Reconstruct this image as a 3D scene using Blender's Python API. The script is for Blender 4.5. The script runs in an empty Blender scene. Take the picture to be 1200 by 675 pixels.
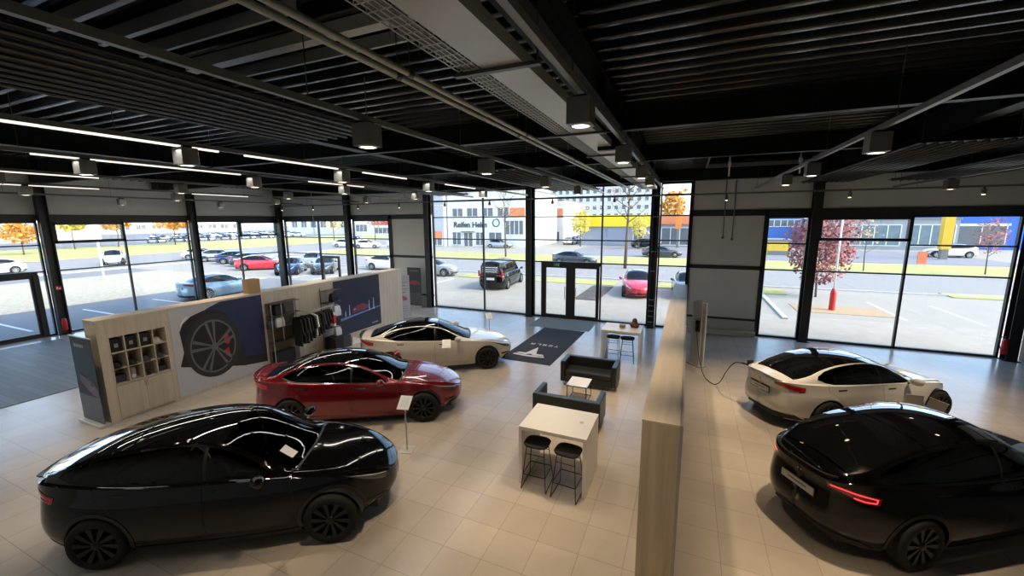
import bpy, bmesh, math, random
from mathutils import Vector, Matrix
from mathutils.geometry import delaunay_2d_cdt
random.seed(7)
S = bpy.context.scene
C = S.collection
PI = math.pi

# ------------------------------------------------------------------ camera
HC = 4.5
YAW, PITCH, ROLL, FPX = 0.408323766, 0.164873093, -0.00677295770, 474.553460
cy, sy, cp, sp = math.cos(YAW), math.sin(YAW), math.cos(PITCH), math.sin(PITCH)
fwd = Vector((-sy*cp, cy*cp, -sp)); rgt = Vector((cy, sy, 0)); up = rgt.cross(fwd)
cr, sr = math.cos(ROLL), math.sin(ROLL)
r2 = cr*rgt + sr*up; u2 = -sr*rgt + cr*up
cam = bpy.data.cameras.new('camera'); camo = bpy.data.objects.new('camera', cam); C.objects.link(camo)
camo.matrix_world = Matrix(((r2.x, u2.x, -fwd.x, 0), (r2.y, u2.y, -fwd.y, 0), (r2.z, u2.z, -fwd.z, HC), (0, 0, 0, 1)))
cam.sensor_fit = 'HORIZONTAL'; cam.sensor_width = 36; cam.lens = 36*FPX/1200
cam.clip_start = 0.05; cam.clip_end = 2000
S.camera = camo

# ------------------------------------------------------------------ world, sun, exposure
S.view_settings.view_transform = 'Standard'; S.view_settings.look = 'None'
S.view_settings.gamma = 1; S.view_settings.use_curve_mapping = False
S.view_settings.exposure = 0.0
W = bpy.data.worlds.new('world'); S.world = W; W.use_nodes = True
wn = W.node_tree; bg = wn.nodes['Background']
sky = wn.nodes.new('ShaderNodeTexSky'); sky.sky_type = 'NISHITA'; sky.sun_disc = False
sky.sun_elevation = math.radians(38); sky.sun_rotation = math.radians(95); sky.dust_density = 1.6; sky.air_density = 1.0
wn.links.new(sky.outputs[0], bg.inputs[0]); bg.inputs[1].default_value = 0.80
sd = bpy.data.lights.new('sun', 'SUN'); sd.energy = 3.1; sd.angle = math.radians(0.6); sd.color = (1, .90, .74)
so = bpy.data.objects.new('sun', sd); C.objects.link(so)
so.rotation_euler = Vector((-1.1, 0.06, -1.0)).to_track_quat('-Z', 'Y').to_euler()

def area(name, x, y, z, sx, sy_, e, col):
    l = bpy.data.lights.new(name, 'AREA'); l.shape = 'RECTANGLE'; l.size = sx; l.size_y = sy_; l.energy = e; l.color = col
    o = bpy.data.objects.new(name, l); C.objects.link(o); o.location = (x, y, z); return o
WARM = (1, .76, .50)
# unseen area lights added to brighten the hall, some along the lit tubes
for (tx, e, ya, yb) in ((-9.3, 110, 0, 15), (-6.55, 120, -1, 15), (-14.6, 90, 3, 15), (-19.5, 80, 3, 15)):
    area('hall_fill_light', tx, (ya+yb)/2, 5.5, .12, yb-ya, e, (1, .93, .84))

# ------------------------------------------------------------------ materials
MATS = {}
def M(name, col, rough=.5, metal=0, noise=0, scale=20, bump=0, coat=0, spec=.5, emit=0, alpha=None):
    if name in MATS: return MATS[name]
    m = bpy.data.materials.new(name); m.use_nodes = True; nt = m.node_tree; b = nt.nodes['Principled BSDF']
    c4 = (*col, 1)
    b.inputs['Base Color'].default_value = c4; b.inputs['Roughness'].default_value = rough; b.inputs['Metallic'].default_value = metal
    b.inputs['Specular IOR Level'].default_value = spec
    if coat: b.inputs['Coat Weight'].default_value = coat; b.inputs['Coat Roughness'].default_value = .03
    if emit: b.inputs['Emission Color'].default_value = c4; b.inputs['Emission Strength'].default_value = emit
    if noise or bump:
        tc = nt.nodes.new('ShaderNodeTexCoord'); n = nt.nodes.new('ShaderNodeTexNoise'); n.inputs['Scale'].default_value = scale; n.inputs['Detail'].default_value = 6
        nt.links.new(tc.outputs['Object'], n.inputs['Vector'])
        if noise:
            mr = nt.nodes.new('ShaderNodeMapRange'); mr.inputs[3].default_value = 1-noise; mr.inputs[4].default_value = 1+noise
            nt.links.new(n.outputs['Fac'], mr.inputs[0])
            mx = nt.nodes.new('ShaderNodeVectorMath'); mx.operation = 'SCALE'; mx.inputs[0].default_value = col
            nt.links.new(mr.outputs[0], mx.inputs['Scale']); nt.links.new(mx.outputs[0], b.inputs['Base Color'])
        if bump:
            bp = nt.nodes.new('ShaderNodeBump'); bp.inputs['Strength'].default_value = bump; bp.inputs['Distance'].default_value = .01
            nt.links.new(n.outputs['Fac'], bp.inputs['Height']); nt.links.new(bp.outputs[0], b.inputs['Normal'])
    MATS[name] = m; return m

def glass(name, tint, gloss=.08, rough=0.0):
    m = bpy.data.materials.new(name); m.use_nodes = True; nt = m.node_tree
    nt.nodes.remove(nt.nodes['Principled BSDF']); out = nt.nodes['Material Output']
    t = nt.nodes.new('ShaderNodeBsdfTransparent'); t.inputs[0].default_value = (*tint, 1)
    g = nt.nodes.new('ShaderNodeBsdfGlossy'); g.inputs['Roughness'].default_value = rough
    g.inputs['Roughness'].default_value = rough
    ge = nt.nodes.new('ShaderNodeNewGeometry'); dt = nt.nodes.new('ShaderNodeVectorMath'); dt.operation = 'DOT_PRODUCT'
    nt.links.new(ge.outputs['Normal'], dt.inputs[0]); nt.links.new(ge.outputs['Incoming'], dt.inputs[1])
    def mth(op, a, b=None):
        n_ = nt.nodes.new('ShaderNodeMath'); n_.operation = op
        for k_, v_ in enumerate((a, b)):
            if v_ is None: continue
            if isinstance(v_, (int, float)): n_.inputs[k_].default_value = v_
            else: nt.links.new(v_, n_.inputs[k_])
        return n_.outputs[0]
    ab = mth('ABSOLUTE', dt.outputs['Value']); iv = mth('SUBTRACT', 1.0, ab); pw_ = mth('POWER', iv, 5.0); sch = mth('MULTIPLY_ADD', pw_, .95)
    sch.node.inputs[2].default_value = gloss*.5
    mx = nt.nodes.new('ShaderNodeMixShader')
    nt.links.new(sch, mx.inputs[0]); nt.links.new(t.outputs[0], mx.inputs[1]); nt.links.new(g.outputs[0], mx.inputs[2])
    nt.links.new(mx.outputs[0], out.inputs[0]); MATS[name] = m; return m

def tiles(name, base, mortar, size, ox, oy, rough, bw=None, ms=.004, vary=.08, noise=.1):
    m = bpy.data.materials.new(name); m.use_nodes = True; nt = m.node_tree; b = nt.nodes['Principled BSDF']
    tc = nt.nodes.new('ShaderNodeTexCoord'); mp = nt.nodes.new('ShaderNodeMapping'); mp.inputs['Location'].default_value = (-ox, -oy, 0)
    br = nt.nodes.new('ShaderNodeTexBrick'); br.offset = 0; br.inputs['Scale'].default_value = 1
    br.inputs['Brick Width'].default_value = bw or size; br.inputs['Row Height'].default_value = size; br.inputs['Mortar Size'].default_value = ms
    br.inputs['Mortar Smooth'].default_value = .1
    a = [c*(1-vary) for c in base]; d = [c*(1+vary) for c in base]
    br.inputs['Color1'].default_value = (*a, 1); br.inputs['Color2'].default_value = (*d, 1); br.inputs['Mortar'].default_value = (*mortar, 1)
    n = nt.nodes.new('ShaderNodeTexNoise'); n.inputs['Scale'].default_value = 1.8; n.inputs['Detail'].default_value = 8; n.inputs['Roughness'].default_value = .65
    mr = nt.nodes.new('ShaderNodeMapRange'); mr.inputs[1].default_value = .3; mr.inputs[2].default_value = .7; mr.inputs[3].default_value = 1-noise; mr.inputs[4].default_value = 1+noise
    vm = nt.nodes.new('ShaderNodeVectorMath'); vm.operation = 'SCALE'
    L = nt.links.new
    L(tc.outputs['Object'], mp.inputs[0]); L(mp.outputs[0], br.inputs[0]); L(tc.outputs['Object'], n.inputs[0]); L(n.outputs[0], mr.inputs[0])
    L(br.outputs['Color'], vm.inputs[0]); L(mr.outputs[0], vm.inputs['Scale']); L(vm.outputs[0], b.inputs['Base Color'])
    r = nt.nodes.new('ShaderNodeMapRange'); r.inputs[3].default_value = rough*.9; r.inputs[4].default_value = rough*1.1
    L(n.outputs[0], r.inputs[0]); L(r.outputs[0], b.inputs['Roughness'])
    MATS[name] = m; return m

def wood(name, c1, c2, axis=2, scale=1.0, rough=.5):
    m = bpy.data.materials.new(name); m.use_nodes = True; nt = m.node_tree; b = nt.nodes['Principled BSDF']; L = nt.links.new
    tc = nt.nodes.new('ShaderNodeTexCoord'); mp = nt.nodes.new('ShaderNodeMapping')
    s = [9*scale]*3; s[axis] = .5*scale; mp.inputs['Scale'].default_value = s
    n = nt.nodes.new('ShaderNodeTexNoise'); n.inputs['Scale'].default_value = 1.2; n.inputs['Detail'].default_value = 7; n.inputs['Distortion'].default_value = .4
    cr_ = nt.nodes.new('ShaderNodeValToRGB'); cr_.color_ramp.elements[0].position = .3; cr_.color_ramp.elements[1].position = .7
    cr_.color_ramp.elements[0].color = (*c1, 1); cr_.color_ramp.elements[1].color = (*c2, 1)
    L(tc.outputs['Object'], mp.inputs[0]); L(mp.outputs[0], n.inputs[0]); L(n.outputs[0], cr_.inputs[0]); L(cr_.outputs[0], b.inputs['Base Color'])
    b.inputs['Roughness'].default_value = rough
    MATS[name] = m; return m

blk = M('black_metal', (.010, .011, .012), .42, .0, noise=.15, scale=8, spec=.22)
deckm = M('black_deck_paint', (.014, .014, .014), .20, .35, noise=.2, scale=3, spec=.8)
frm = M('anthracite_frame', (.020, .023, .024), .45, 0, noise=.1, scale=6)
wallm = M('wall_panel_grey', (.70, .70, .66), .6, 0, noise=.05, scale=2)
galv = M('galvanised_steel', (.52, .53, .49), .38, .35, noise=.12, scale=5)
trkm = M('track_grey', (.20, .20, .185), .4, .3, noise=.08, scale=9)
white = M('white_laminate', (.78, .76, .72), .35, noise=.03, scale=5)
whitep = M('white_paint', (.75, .75, .75), .5, noise=.03, scale=5)
leather = M('black_leather', (.016, .017, .019), .38, noise=.2, scale=40, bump=.15)
fabric = M('black_cloth', (.012, .012, .014), .85, noise=.3, scale=30, bump=.2)
fabricg = M('charcoal_cloth', (.05, .052, .06), .85, noise=.3, scale=30)
fabricw = M('white_cloth', (.7, .7, .7), .8, noise=.08, scale=20)
fabricr = M('red_cloth', (.55, .02, .03), .7, noise=.1, scale=20)
chrome = M('chrome', (.75, .75, .76), .12, 1, noise=.03, scale=9)
rubber = M('tyre_rubber', (.008, .008, .008), .85, noise=.2, scale=30)
rimdark = M('dark_alloy', (.022, .022, .024), .35, .5, noise=.1, scale=9)
rimsilver = M('silver_alloy', (.45, .46, .47), .3, .8, noise=.1, scale=9)
plast = M('black_plastic', (.012, .012, .013), .5, noise=.15, scale=12)
redp = M('red_enamel', (.55, .015, .012), .35, noise=.05, scale=9)
tail = M('taillight_red', (.45, .008, .012), .15, coat=1, noise=.05, scale=9)
taillit = M('taillight_lit', (1, .05, .06), .2, emit=1.6, noise=.02)
headl = M('headlight_lens', (.10, .11, .12), .08, .5, coat=1, noise=.3, scale=30)
plate = M('plate_silver', (.68, .68, .66), .45, noise=.05, scale=20)
woodm = wood('pale_ash_wood', (.47, .385, .285), (.60, .51, .395), 2)
woodp = wood('pale_ash_partition', (.42, .33, .225), (.60, .50, .365), 2)
woodtop = wood('pale_ash_top', (.50, .42, .32), (.60, .52, .41), 1)
cardb = M('cardboard', (.42, .27, .14), .8, noise=.1, scale=9)
rodm = M('steel_rod', (.10, .10, .10), .4, .6, noise=.05)
pane = glass('window_glass', (.93, .95, .95))
cglass = glass('tinted_car_glass', (.03, .032, .035))
cglass2 = glass('windscreen_glass', (.13, .14, .15))
roofg = M('black_roof_glass', (.004, .004, .005), .03, coat=1, spec=.6, noise=.05)
lampm = M('lamp_lens_warm', (1, .86, .62), .3, emit=9, noise=.01)
tubem = M('tube_diffuser', (1, .93, .84), .3, emit=1.1, noise=.01)
P_BLACK = M('paint_black', (.003, .003, .0035), .1, .0, coat=.8, spec=.05, noise=.05, scale=3)
P_RED = M('paint_deep_red', (.20, .006, .012), .25, .35, coat=1, noise=.05, scale=3)
P_PEARL = M('paint_pearl_white', (.66, .62, .55), .28, .05, coat=1, noise=.02, scale=3)
P_WHITE = M('paint_white', (.72, .71, .69), .28, coat=1, noise=.02, scale=3)
P_BRED = M('paint_bright_red', (.55, .02, .04), .25, coat=1, noise=.05, scale=3)
P_GREY = M('paint_midnight_grey', (.05, .055, .065), .25, .4, coat=1, noise=.05, scale=3)
P_BLUE = M('paint_deep_blue', (.02, .05, .16), .25, .3, coat=1, noise=.05, scale=3)
P_SKY = M('paint_silver_blue', (.45, .62, .72), .25, .2, coat=1, noise=.03, scale=3)
P_SILV = M('paint_silver', (.42, .43, .45), .3, .6, coat=1, noise=.03, scale=3)

# ------------------------------------------------------------------ mesh helpers
class MB:
    def __init__(s): s.v = []; s.f = []; s.sm = False
    def add(s, vs, fs):
        o = len(s.v); s.v += [tuple(p) for p in vs]; s.f += [tuple(o+i for i in f) for f in fs]; return s
    def box(s, x0, x1, y0, y1, z0, z1, mat=None):
        vs = [Vector((x, y, z)) for z in (z0, z1) for y in (y0, y1) for x in (x0, x1)]
        if mat is not None: vs = [mat @ p for p in vs]
        return s.add(vs, [(0, 2, 3, 1), (4, 5, 7, 6), (0, 1, 5, 4), (2, 6, 7, 3), (0, 4, 6, 2), (1, 3, 7, 5)])
    def bar(s, a, b, w, h=None, upv=(0, 0, 1)):
        a = Vector(a); b = Vector(b); d = (b-a).normalized(); U = Vector(upv)
        if abs(d.dot(U)) > .98: U = Vector((1, 0, 0))
        x = d.cross(U).normalized(); y = x.cross(d).normalized(); h = h or w
        vs = [p + x*sx*w/2 + y*sy2*h/2 for p in (a, b) for sx, sy2 in ((-1, -1), (1, -1), (1, 1), (-1, 1))]
        return s.add(vs, [(0, 1, 2, 3), (7, 6, 5, 4), (0, 4, 5, 1), (1, 5, 6, 2), (2, 6, 7, 3), (3, 7, 4, 0)])
    def tube(s, pts, r, n=8, cap=True):
        pts = [Vector(p) for p in pts]; rs = r if isinstance(r, (list, tuple)) else [r]*len(pts)
        rings = []; prev = None
        for i, p in enumerate(pts):
            d = (pts[min(i+1, len(pts)-1)]-pts[max(i-1, 0)]).normalized()
            if prev is None:
                U = Vector((0, 0, 1)) if abs(d.z) < .9 else Vector((1, 0, 0)); x = d.cross(U).normalized()
            else: x = (prev - d*prev.dot(d)).normalized()
            prev = x; y = d.cross(x)
            rings.append([p + (x*math.cos(2*PI*k/n)+y*math.sin(2*PI*k/n))*rs[i] for k in range(n)])
        o = []; fs = []
        for ring in rings: o += ring
        for i in range(len(rings)-1):
            for k in range(n):
                fs.append((i*n+k, i*n+(k+1) % n, (i+1)*n+(k+1) % n, (i+1)*n+k))
        if cap: fs.append(tuple(range(n))[::-1]); fs.append(tuple((len(rings)-1)*n+k for k in range(n)))
        return s.add(o, fs)
    def lathe(s, prof, n=24, c=(0, 0, 0), axis='z'):
        vs = []; fs = []
        for (r, z) in prof:
            for k in range(n):
                a = 2*PI*k/n; p = (r*math.cos(a), r*math.sin(a), z)
                if axis == 'y': p = (p[0], p[2], p[1])
                if axis == 'x': p = (p[2], p[0], p[1])
                vs.append((p[0]+c[0], p[1]+c[1], p[2]+c[2]))
        for i in range(len(prof)-1):
            for k in range(n): fs.append((i*n+k, i*n+(k+1) % n, (i+1)*n+(k+1) % n, (i+1)*n+k))
        return s.add(vs, fs)
    def prism(s, poly, f0, f1):
        # poly: 2D pts, f0/f1 map 2D -> 3D for the two faces
        n = len(poly); vs = [f0(*p) for p in poly]+[f1(*p) for p in poly]
        return s.add(vs, [tuple(range(n))[::-1], tuple(range(n, 2*n))]+[(i, (i+1) % n, n+(i+1) % n, n+i) for i in range(n)])
    def build(s, name, m, parent=None, smooth=False, bevel=0, loc=None, rot=None, solid=0, fixn=True):
        me = bpy.data.meshes.new(name); me.from_pydata(s.v, [], s.f)
        if fixn:
            bm = bmesh.new(); bm.from_mesh(me); bmesh.ops.recalc_face_normals(bm, faces=bm.faces); bm.to_mesh(me); bm.free()
        ms = m if isinstance(m, (list, tuple)) else [m]
        for k in ms: me.materials.append(k)
        if smooth: me.shade_smooth()
        o = bpy.data.objects.new(name, me); C.objects.link(o)
        if parent: o.parent = parent
        if loc: o.location = loc
        if rot is not None: o.rotation_euler = rot
        if bevel:
            b = o.modifiers.new('b', 'BEVEL'); b.width = bevel; b.segments = 2; b.limit_method = 'ANGLE'
        if solid:
            b = o.modifiers.new('s', 'SOLIDIFY'); b.thickness = solid; b.offset = -1
        return o

def tag(o, label=None, cat=None, group=None, kind=None):
    if label: o['label'] = label
    if cat: o['category'] = cat
    if group: o['group'] = group
    if kind: o['kind'] = kind
    return o
def thing(name, label, cat, loc=(0, 0, 0), rz=0, group=None):
    o = bpy.data.objects.new(name, None); C.objects.link(o); o.location = loc; o.rotation_euler = (0, 0, rz); o.empty_display_size = .1
    return tag(o, label, cat, group)
def st(name, mb, m, **k):
    o = mb.build(name, m, **k); o['kind'] = 'structure'; return o
def kids(o): return [c for c in C.objects if c.parent == o]
def copy_tree(o, loc=None, rz=None, label=None, group=None, cat=None):
    r = o.copy(); C.objects.link(r)
    if loc is not None: r.location = loc
    if rz is not None: r.rotation_euler = (0, 0, rz)
    tag(r, label, cat, group)
    def rec(src, dst):
        for ch in kids(src):
            if ch is dst: continue
            c = ch.copy(); C.objects.link(c); c.parent = dst; rec(ch, c)
    rec(o, r); return r

# ------------------------------------------------------------------ room numbers
D = 17.84; XA = -23.6; XR = 10.0; YB = -3.5; ZC = 6.4
COLX = (-23.3, -17.75, -12.35, -6.74, -1.25, 4.12, 9.62)
COLY = (12.85, 7.55, 2.3, -3.0)

# floor (wood-look mats on top), ground outside
floorm = tiles('floor_tiles', (.45, .40, .345), (.29, .255, .215), .592, .652, 5.99, .22, vary=.05, noise=.05)
st('floor', MB().box(XA, XR, YB, D, -.12, 0), floorm)

# ceiling: trapezoidal deck with ribs along X, with the skylight hole
def deck_profile(y0, y1, pitch=.31):
    pts = []; y = y0
    while y < y1-1e-6:
        for dy, z in ((0, ZC+.15), (.09, ZC+.15), (.125, ZC+.012), (.14, ZC), (.185, ZC), (.20, ZC+.012), (.235, ZC+.15)):
            if y+dy <= y1: pts.append((y+dy, z))
        y += pitch
    pts.append((y1, ZC+.15)); return pts
def deck(mb, x0, x1, y0, y1):
    p = deck_profile(y0, y1); n = len(p)
    mb.add([(x0, *q) for q in p]+[(x1, *q) for q in p], [(i, i+1, n+i+1, n+i) for i in range(n-1)])
SKX0, SKX1, SKY0, SKY1 = .5, 3.7, 14.3, 17.1
mb = MB()
deck(mb, XA, XR, YB, SKY0); deck(mb, XA, SKX0, SKY0, D); deck(mb, SKX1, XR, SKY0, D)
mb.box(SKX0, SKX1, SKY1, D, ZC+.1, ZC+.16)
# roof above
for a in ((XA-.3, XR+.3, YB-.3, SKY0), (XA-.3, SKX0, SKY0, D+.3), (SKX1, XR+.3, SKY0, D+.3), (SKX0, SKX1, SKY1, D+.3)):
    mb.box(*a, ZC+.17, ZC+.45)
st('ceiling', mb, deckm, fixn=False)
# skylight
sk = MB().box(SKX0-.05, SKX0, SKY0, SKY1, ZC-.02, ZC+.7).box(SKX1, SKX1+.05, SKY0, SKY1, ZC-.02, ZC+.7).box(SKX0-.05, SKX1+.05, SKY0-.05, SKY0, ZC-.02, ZC+.7).box(SKX0-.05, SKX1+.05, SKY1, SKY1+.05, ZC-.02, ZC+.7)
sko = st('window_1', sk, trkm)
MB().box(SKX0, SKX1, SKY0, SKY1, ZC+.62, ZC+.64).build('pane', M('milky_glass', (.25, .30, .36), .3, noise=.02), sko)
MB().box(SKX0, SKX1, SKY0+1.6, SKY0+1.66, ZC+.4, ZC+.6).box(1.4, 1.46, SKY0, SKY1, ZC+.45, ZC+.6).build('window_frame', frm, sko)

# beams
def ibeam(mb, a, b, zb, zt, w=.26):
    a = Vector((*a, 0)); b = Vector((*b, 0)); d = (b-a).normalized()
    for (z0, z1, ww) in ((zb, zb+.03, w), (zt-.03, zt, w), (zb+.03, zt-.03, .03)):
        mb.bar(a+Vector((0, 0, (z0+z1)/2)), b+Vector((0, 0, (z0+z1)/2)), ww, z1-z0)
for x in (-17.75, -12.35, -6.74, -1.25, 4.12, 9.62):
    mb = MB(); ibeam(mb, (x, YB), (x, D-.1), 6.02, ZC)
    for y in [YB+1.3+i*2.66 for i in range(8)]: mb.box(x-.12, x+.12, y, y+.015, 6.05, ZC-.03)
    st('roof_beam', mb, blk)
for y in (-.6, 7.45, 11.4):
    mb = MB(); ibeam(mb, (XA, y), (XR, y), 6.0, ZC, .16); st('roof_beam', mb, blk)
st('roof_beam', MB().box(-23.4, XR, D-.42, D-.05, 5.98, 6.4), blk)
# columns
def column(x, y, z1=6.05, rot=0):
    mb = MB(); mb.box(x-.14, x+.14, y-.14, y-.12, 0, z1).box(x-.14, x+.14, y+.12, y+.14, 0, z1).box(x-.012, x+.012, y-.12, y+.12, 0, z1)
    mb.box(x-.2, x+.2, y-.2, y+.2, 0, .02)
    return st('steel_column', mb, frm)
for x in COLX: column(x, D-.2)
for y in COLY: column(XA+.22, y)
column(XR-.2, 12.85); column(XR-.2, 7.6)

# ------------------------------------------------------------------ glazed walls
WN = [1]
def glazed(axis, c, a0, a1, z0, z1, mulls, rails, awn=None, mw=.06, skip=None, head=.1):
    """window in plane axis=c spanning a0..a1; mulls: positions, rails: heights; awn (a0,a1,z0,z1) opening sash"""
    WN[0] += 1
    mb = MB()
    def B(u0, u1, w0, w1, d0=-.06, d1=.06):
        if axis == 'y': mb.box(u0, u1, c+d0, c+d1, w0, w1)
        else: mb.box(c+d0, c+d1, u0, u1, w0, w1)
    B(a0, a0+mw, z0, z1); B(a1-mw, a1, z0, z1); B(a0, a1, z0, z0+.07); B(a0, a1, z1-head, z1)
    for m_ in mulls:
        B(m_-mw/2, m_+mw/2, z0 if not isinstance(m_, tuple) else 0, z1)
    for r in rails:
        if isinstance(r, tuple): B(r[1], r[2], r[0]-.025, r[0]+.025)
        else: B(a0, a1, r-.025, r+.025)
    if awn:
        u0, u1, w0, w1 = awn
        B(u0, u1, w0, w0+.1, -.09, .08); B(u0, u1, w1-.1, w1, -.09, .08); B(u0, u0+.1, w0, w1, -.09, .08); B(u1-.1, u1, w0, w1, -.09, .08)
    o = st('window_%d' % WN[0], mb, frm)
    g = MB()
    if skip:
        s0, s1, sz = skip
        for (p0, p1, q0, q1) in ((a0, s0, z0, z1), (s1, a1, z0, z1), (s0, s1, sz, z1)):
            if p1-p0 > .05: (g.box(p0, p1, c-.006, c+.006, q0, q1) if axis == 'y' else g.box(c-.006, c+.006, p0, p1, q0, q1))
    else:
        (g.box(a0, a1, c-.006, c+.006, z0, z1) if axis == 'y' else g.box(c-.006, c+.006, a0, a1, z0, z1))
    g.build('pane', pane, o)
    return o
DN = [0]
def door(axis, c, a0, a1, z1, handle_at, logo=False):
    DN[0] += 1; mb = MB()
    def B(m, u0, u1, w0, w1, d0=-.04, d1=.04):
        if axis == 'y': m.box(u0, u1, c+d0, c+d1, w0, w1)
        else: m.box(c+d0, c+d1, u0, u1, w0, w1)
    B(mb, a0, a0+.13, .02, z1); B(mb, a1-.13, a1, .02, z1); B(mb, a0+.13, a1-.13, .02, .16); B(mb, a0+.13, a1-.13, z1-.13, z1)
    o = st('door_%d' % DN[0], mb, frm)
    g = MB(); B(g, a0+.13, a1-.13, .16, z1-.13, -.008, .008); g.build('pane', pane, o)
    h = MB(); B(h, handle_at-.015, handle_at+.015, .9, 1.5, -.1, -.07) if axis == 'y' else B(h, handle_at-.015, handle_at+.015, .9, 1.5, .07, .1)
    for z in (.95, 1.45): (B(h, handle_at-.01, handle_at+.01, z-.01, z+.01, -.09, -.03) if axis == 'y' else B(h, handle_at-.01, handle_at+.01, z-.01, z+.01, .03, .09))
    h.build('door_handle', chrome, o)
    return o
HEAD = 4.62
# wall B (back wall), bay by bay
glazed('y', D, -23.1, -17.95, 0, HEAD, [-20.25], [2.61, 3.58], skip=(-20.2, -18.75, 2.5))
door('y', D, -20.2, -18.78, 2.5, -20.0)
glazed('y', D, -17.55, -14.95, 0, HEAD, [], [2.61, 3.55])
glazed('y', D, -12.15, -6.88, 0, 6.0, [-9.22], [2.61, 3.6, 4.68, 5.5])
glazed('y', D, -6.6, -1.4, 0, 6.0, [-3.43], [2.61, 3.62, 4.66, 5.5], skip=(-6.1, -3.5, 2.5))
door('y', D, -6.1, -4.88, 2.48, -5.05); door('y', D, -4.72, -3.5, 2.48, -4.55)
st('trim_4', MB().box(-6.2, -3.46, D-.07, D+.07, 2.48, 2.64).box(-4.88, -4.72, D-.06, D+.06, 0, 2.48).box(-6.2, -6.1, D-.06, D+.06, 0, 2.5), frm)
glazed('y', D, -1.1, .06, 0, 6.0, [], [2.61, 3.66, 4.66, 5.5])
glazed('y', D, 2.68, 4.0, 0, HEAD, [], [2.61, 3.6])
glazed('y', D, 4.25, 9.45, 0, HEAD, [6.82], [2.61, (3.6, 6.82, 9.45)], awn=(4.27, 6.85, 3.72, 4.55))
# solid parts of wall B
mb = MB()
for (x0, x1, z0, z1) in ((XA, -12.2, 4.86, 6.57), (-14.8, -12.3, 0, 4.86), (.1, 2.62, 0, 6.57), (2.62, XR, 4.86, 6.57), (-12.2, .1, 6.0, 6.57)):
    mb.box(x0, x1, D-.02, D+.2, z0, z1)
st('wall_back', mb, wallm)
mb = MB()
for (x0, x1, z0, z1) in ((XA, -12.3, HEAD, 4.86), (.06, XR, HEAD, 4.86), (-14.95, -12.25, 2.57, 2.7), (.06, 2.68, 2.57, 2.72), (-14.95, -12.25, .56, .64), (.06, 2.68, .56, .64),
                         (-14.98, -14.78, 0, 4.8), (-12.5, -12.3, 0, 6.2), (-.0, .14, 0, 6.3), (2.58, 2.7, 0, 4.8), (-12.3, .1, 5.96, 6.06)):
    mb.box(x0, x1, D-.06, D+.05, z0, z1)
st('trim_1', mb, frm)
st('baseboard_back', MB().box(-14.8, -12.5, D-.05, D-.02, 0, .56).box(.14, 2.58, D-.05, D-.02, 0, .56).box(.14, 2.58, D-.35, D-.05, 0, .18), M('sill_white', (.55, .55, .52), .5, noise=.03))
# wall A (at the entrance)
glazed('x', XA, 13.0, 17.65, 0, HEAD, [15.25], [2.65, 3.72], awn=(15.3, 17.6, 3.7, 4.55))
glazed('x', XA, 7.75, 12.7, 0, HEAD, [10.08], [2.61, 3.72], awn=(7.8, 10.1, 3.72, 4.55))
glazed('x', XA, 2.45, 7.4, 0, HEAD, [5.0], [2.61, 3.66], skip=(4.0, 7.05, 2.5))
door('x', XA, 5.55, 7.05, 2.5, 5.75); door('x', XA, 4.0, 5.5, 2.5, 5.3)
st('trim_2', MB().box(XA-.07, XA+.07, 3.9, 7.15, 2.5, 2.64).box(XA-.05, XA+.1, 7.0, 7.16, 0, 2.5), frm)
glazed('x', XA, -2.9, 2.15, 0, HEAD, [-.5], [2.61, 3.66])
st('wall_left', MB().box(XA-.2, XA+.02, YB, D, 4.86, 6.57), wallm)
st('trim_3', MB().box(XA-.05, XA+.06, YB, D, HEAD, 4.86), frm)
# other two walls
st('wall_right', MB().box(XR, XR+.2, YB, 16.6, 0, 6.57), wallm)
st('trim_5', MB().box(XR-.04, XR+.2, 16.6, D, 0, 6.57).box(XR-.04, XR, YB, 16.6, 2.57, 2.7).box(XR-.04, XR, YB, 16.6, 4.62, 4.8).box(XR-.04, XR, YB, 16.6, 0, .1), frm)
st('wall_front', MB().box(XA, XR, YB-.2, YB, 0, 6.57), wallm)

# ------------------------------------------------------------------ ceiling services
def radiant(x0, x1, y0, y1, z, label):
    t = thing('radiant_ceiling_panel', label, 'ceiling panel', ((x0+x1)/2, (y0+y1)/2, z)); hw = (x1-x0)/2; hl = (y1-y0)/2
    n = 9; mb = MB()
    for i in range(n):
        x = -hw + (i+.5)*2*hw/n
        mb.tube([(x, -hl, 0), (x, hl, 0)], .02, 8)
    mb.build('pipe', M('panel_tube_enamel', (.07, .07, .068), .24, .6, noise=.05), t, smooth=True)
    MB().box(-hw, hw, -hl, hl, .022, .04).build('back_sheet', M('panel_sheet', (.012, .012, .012), .5, noise=.1), t)
    mb = MB()
    for y in (-hl+.2, 0, hl-.2):
        mb.box(-hw, hw, y-.02, y+.02, .04, .07)
        for x in (-hw+.1, hw-.1): mb.tube([(x, y, .05), (x, y, ZC-z)], .006, 6)
    mb.build('hanger', rodm, t)
radiant(-5.75, -4.0, -3.0, 4.75, 5.72, 'long black ribbed radiant panel running along the beam nearest the viewer')
radiant(-5.4, -3.4, 9.4, 17.2, 5.72, 'black ribbed radiant panel ending in front of the tall street glazing')
radiant(3.5, 4.9, 9.3, 17.4, 5.72, 'narrow ribbed radiant panel over the two cars by the street window')
radiant(5.9, 7.7, 9.3, 17.4, 5.70, 'wide ribbed radiant panel closest to the end wall')
radiant(-11.3, -9.6, 9.4, 17.2, 5.72, 'ribbed radiant panel above the pearl white saloon')

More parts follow.
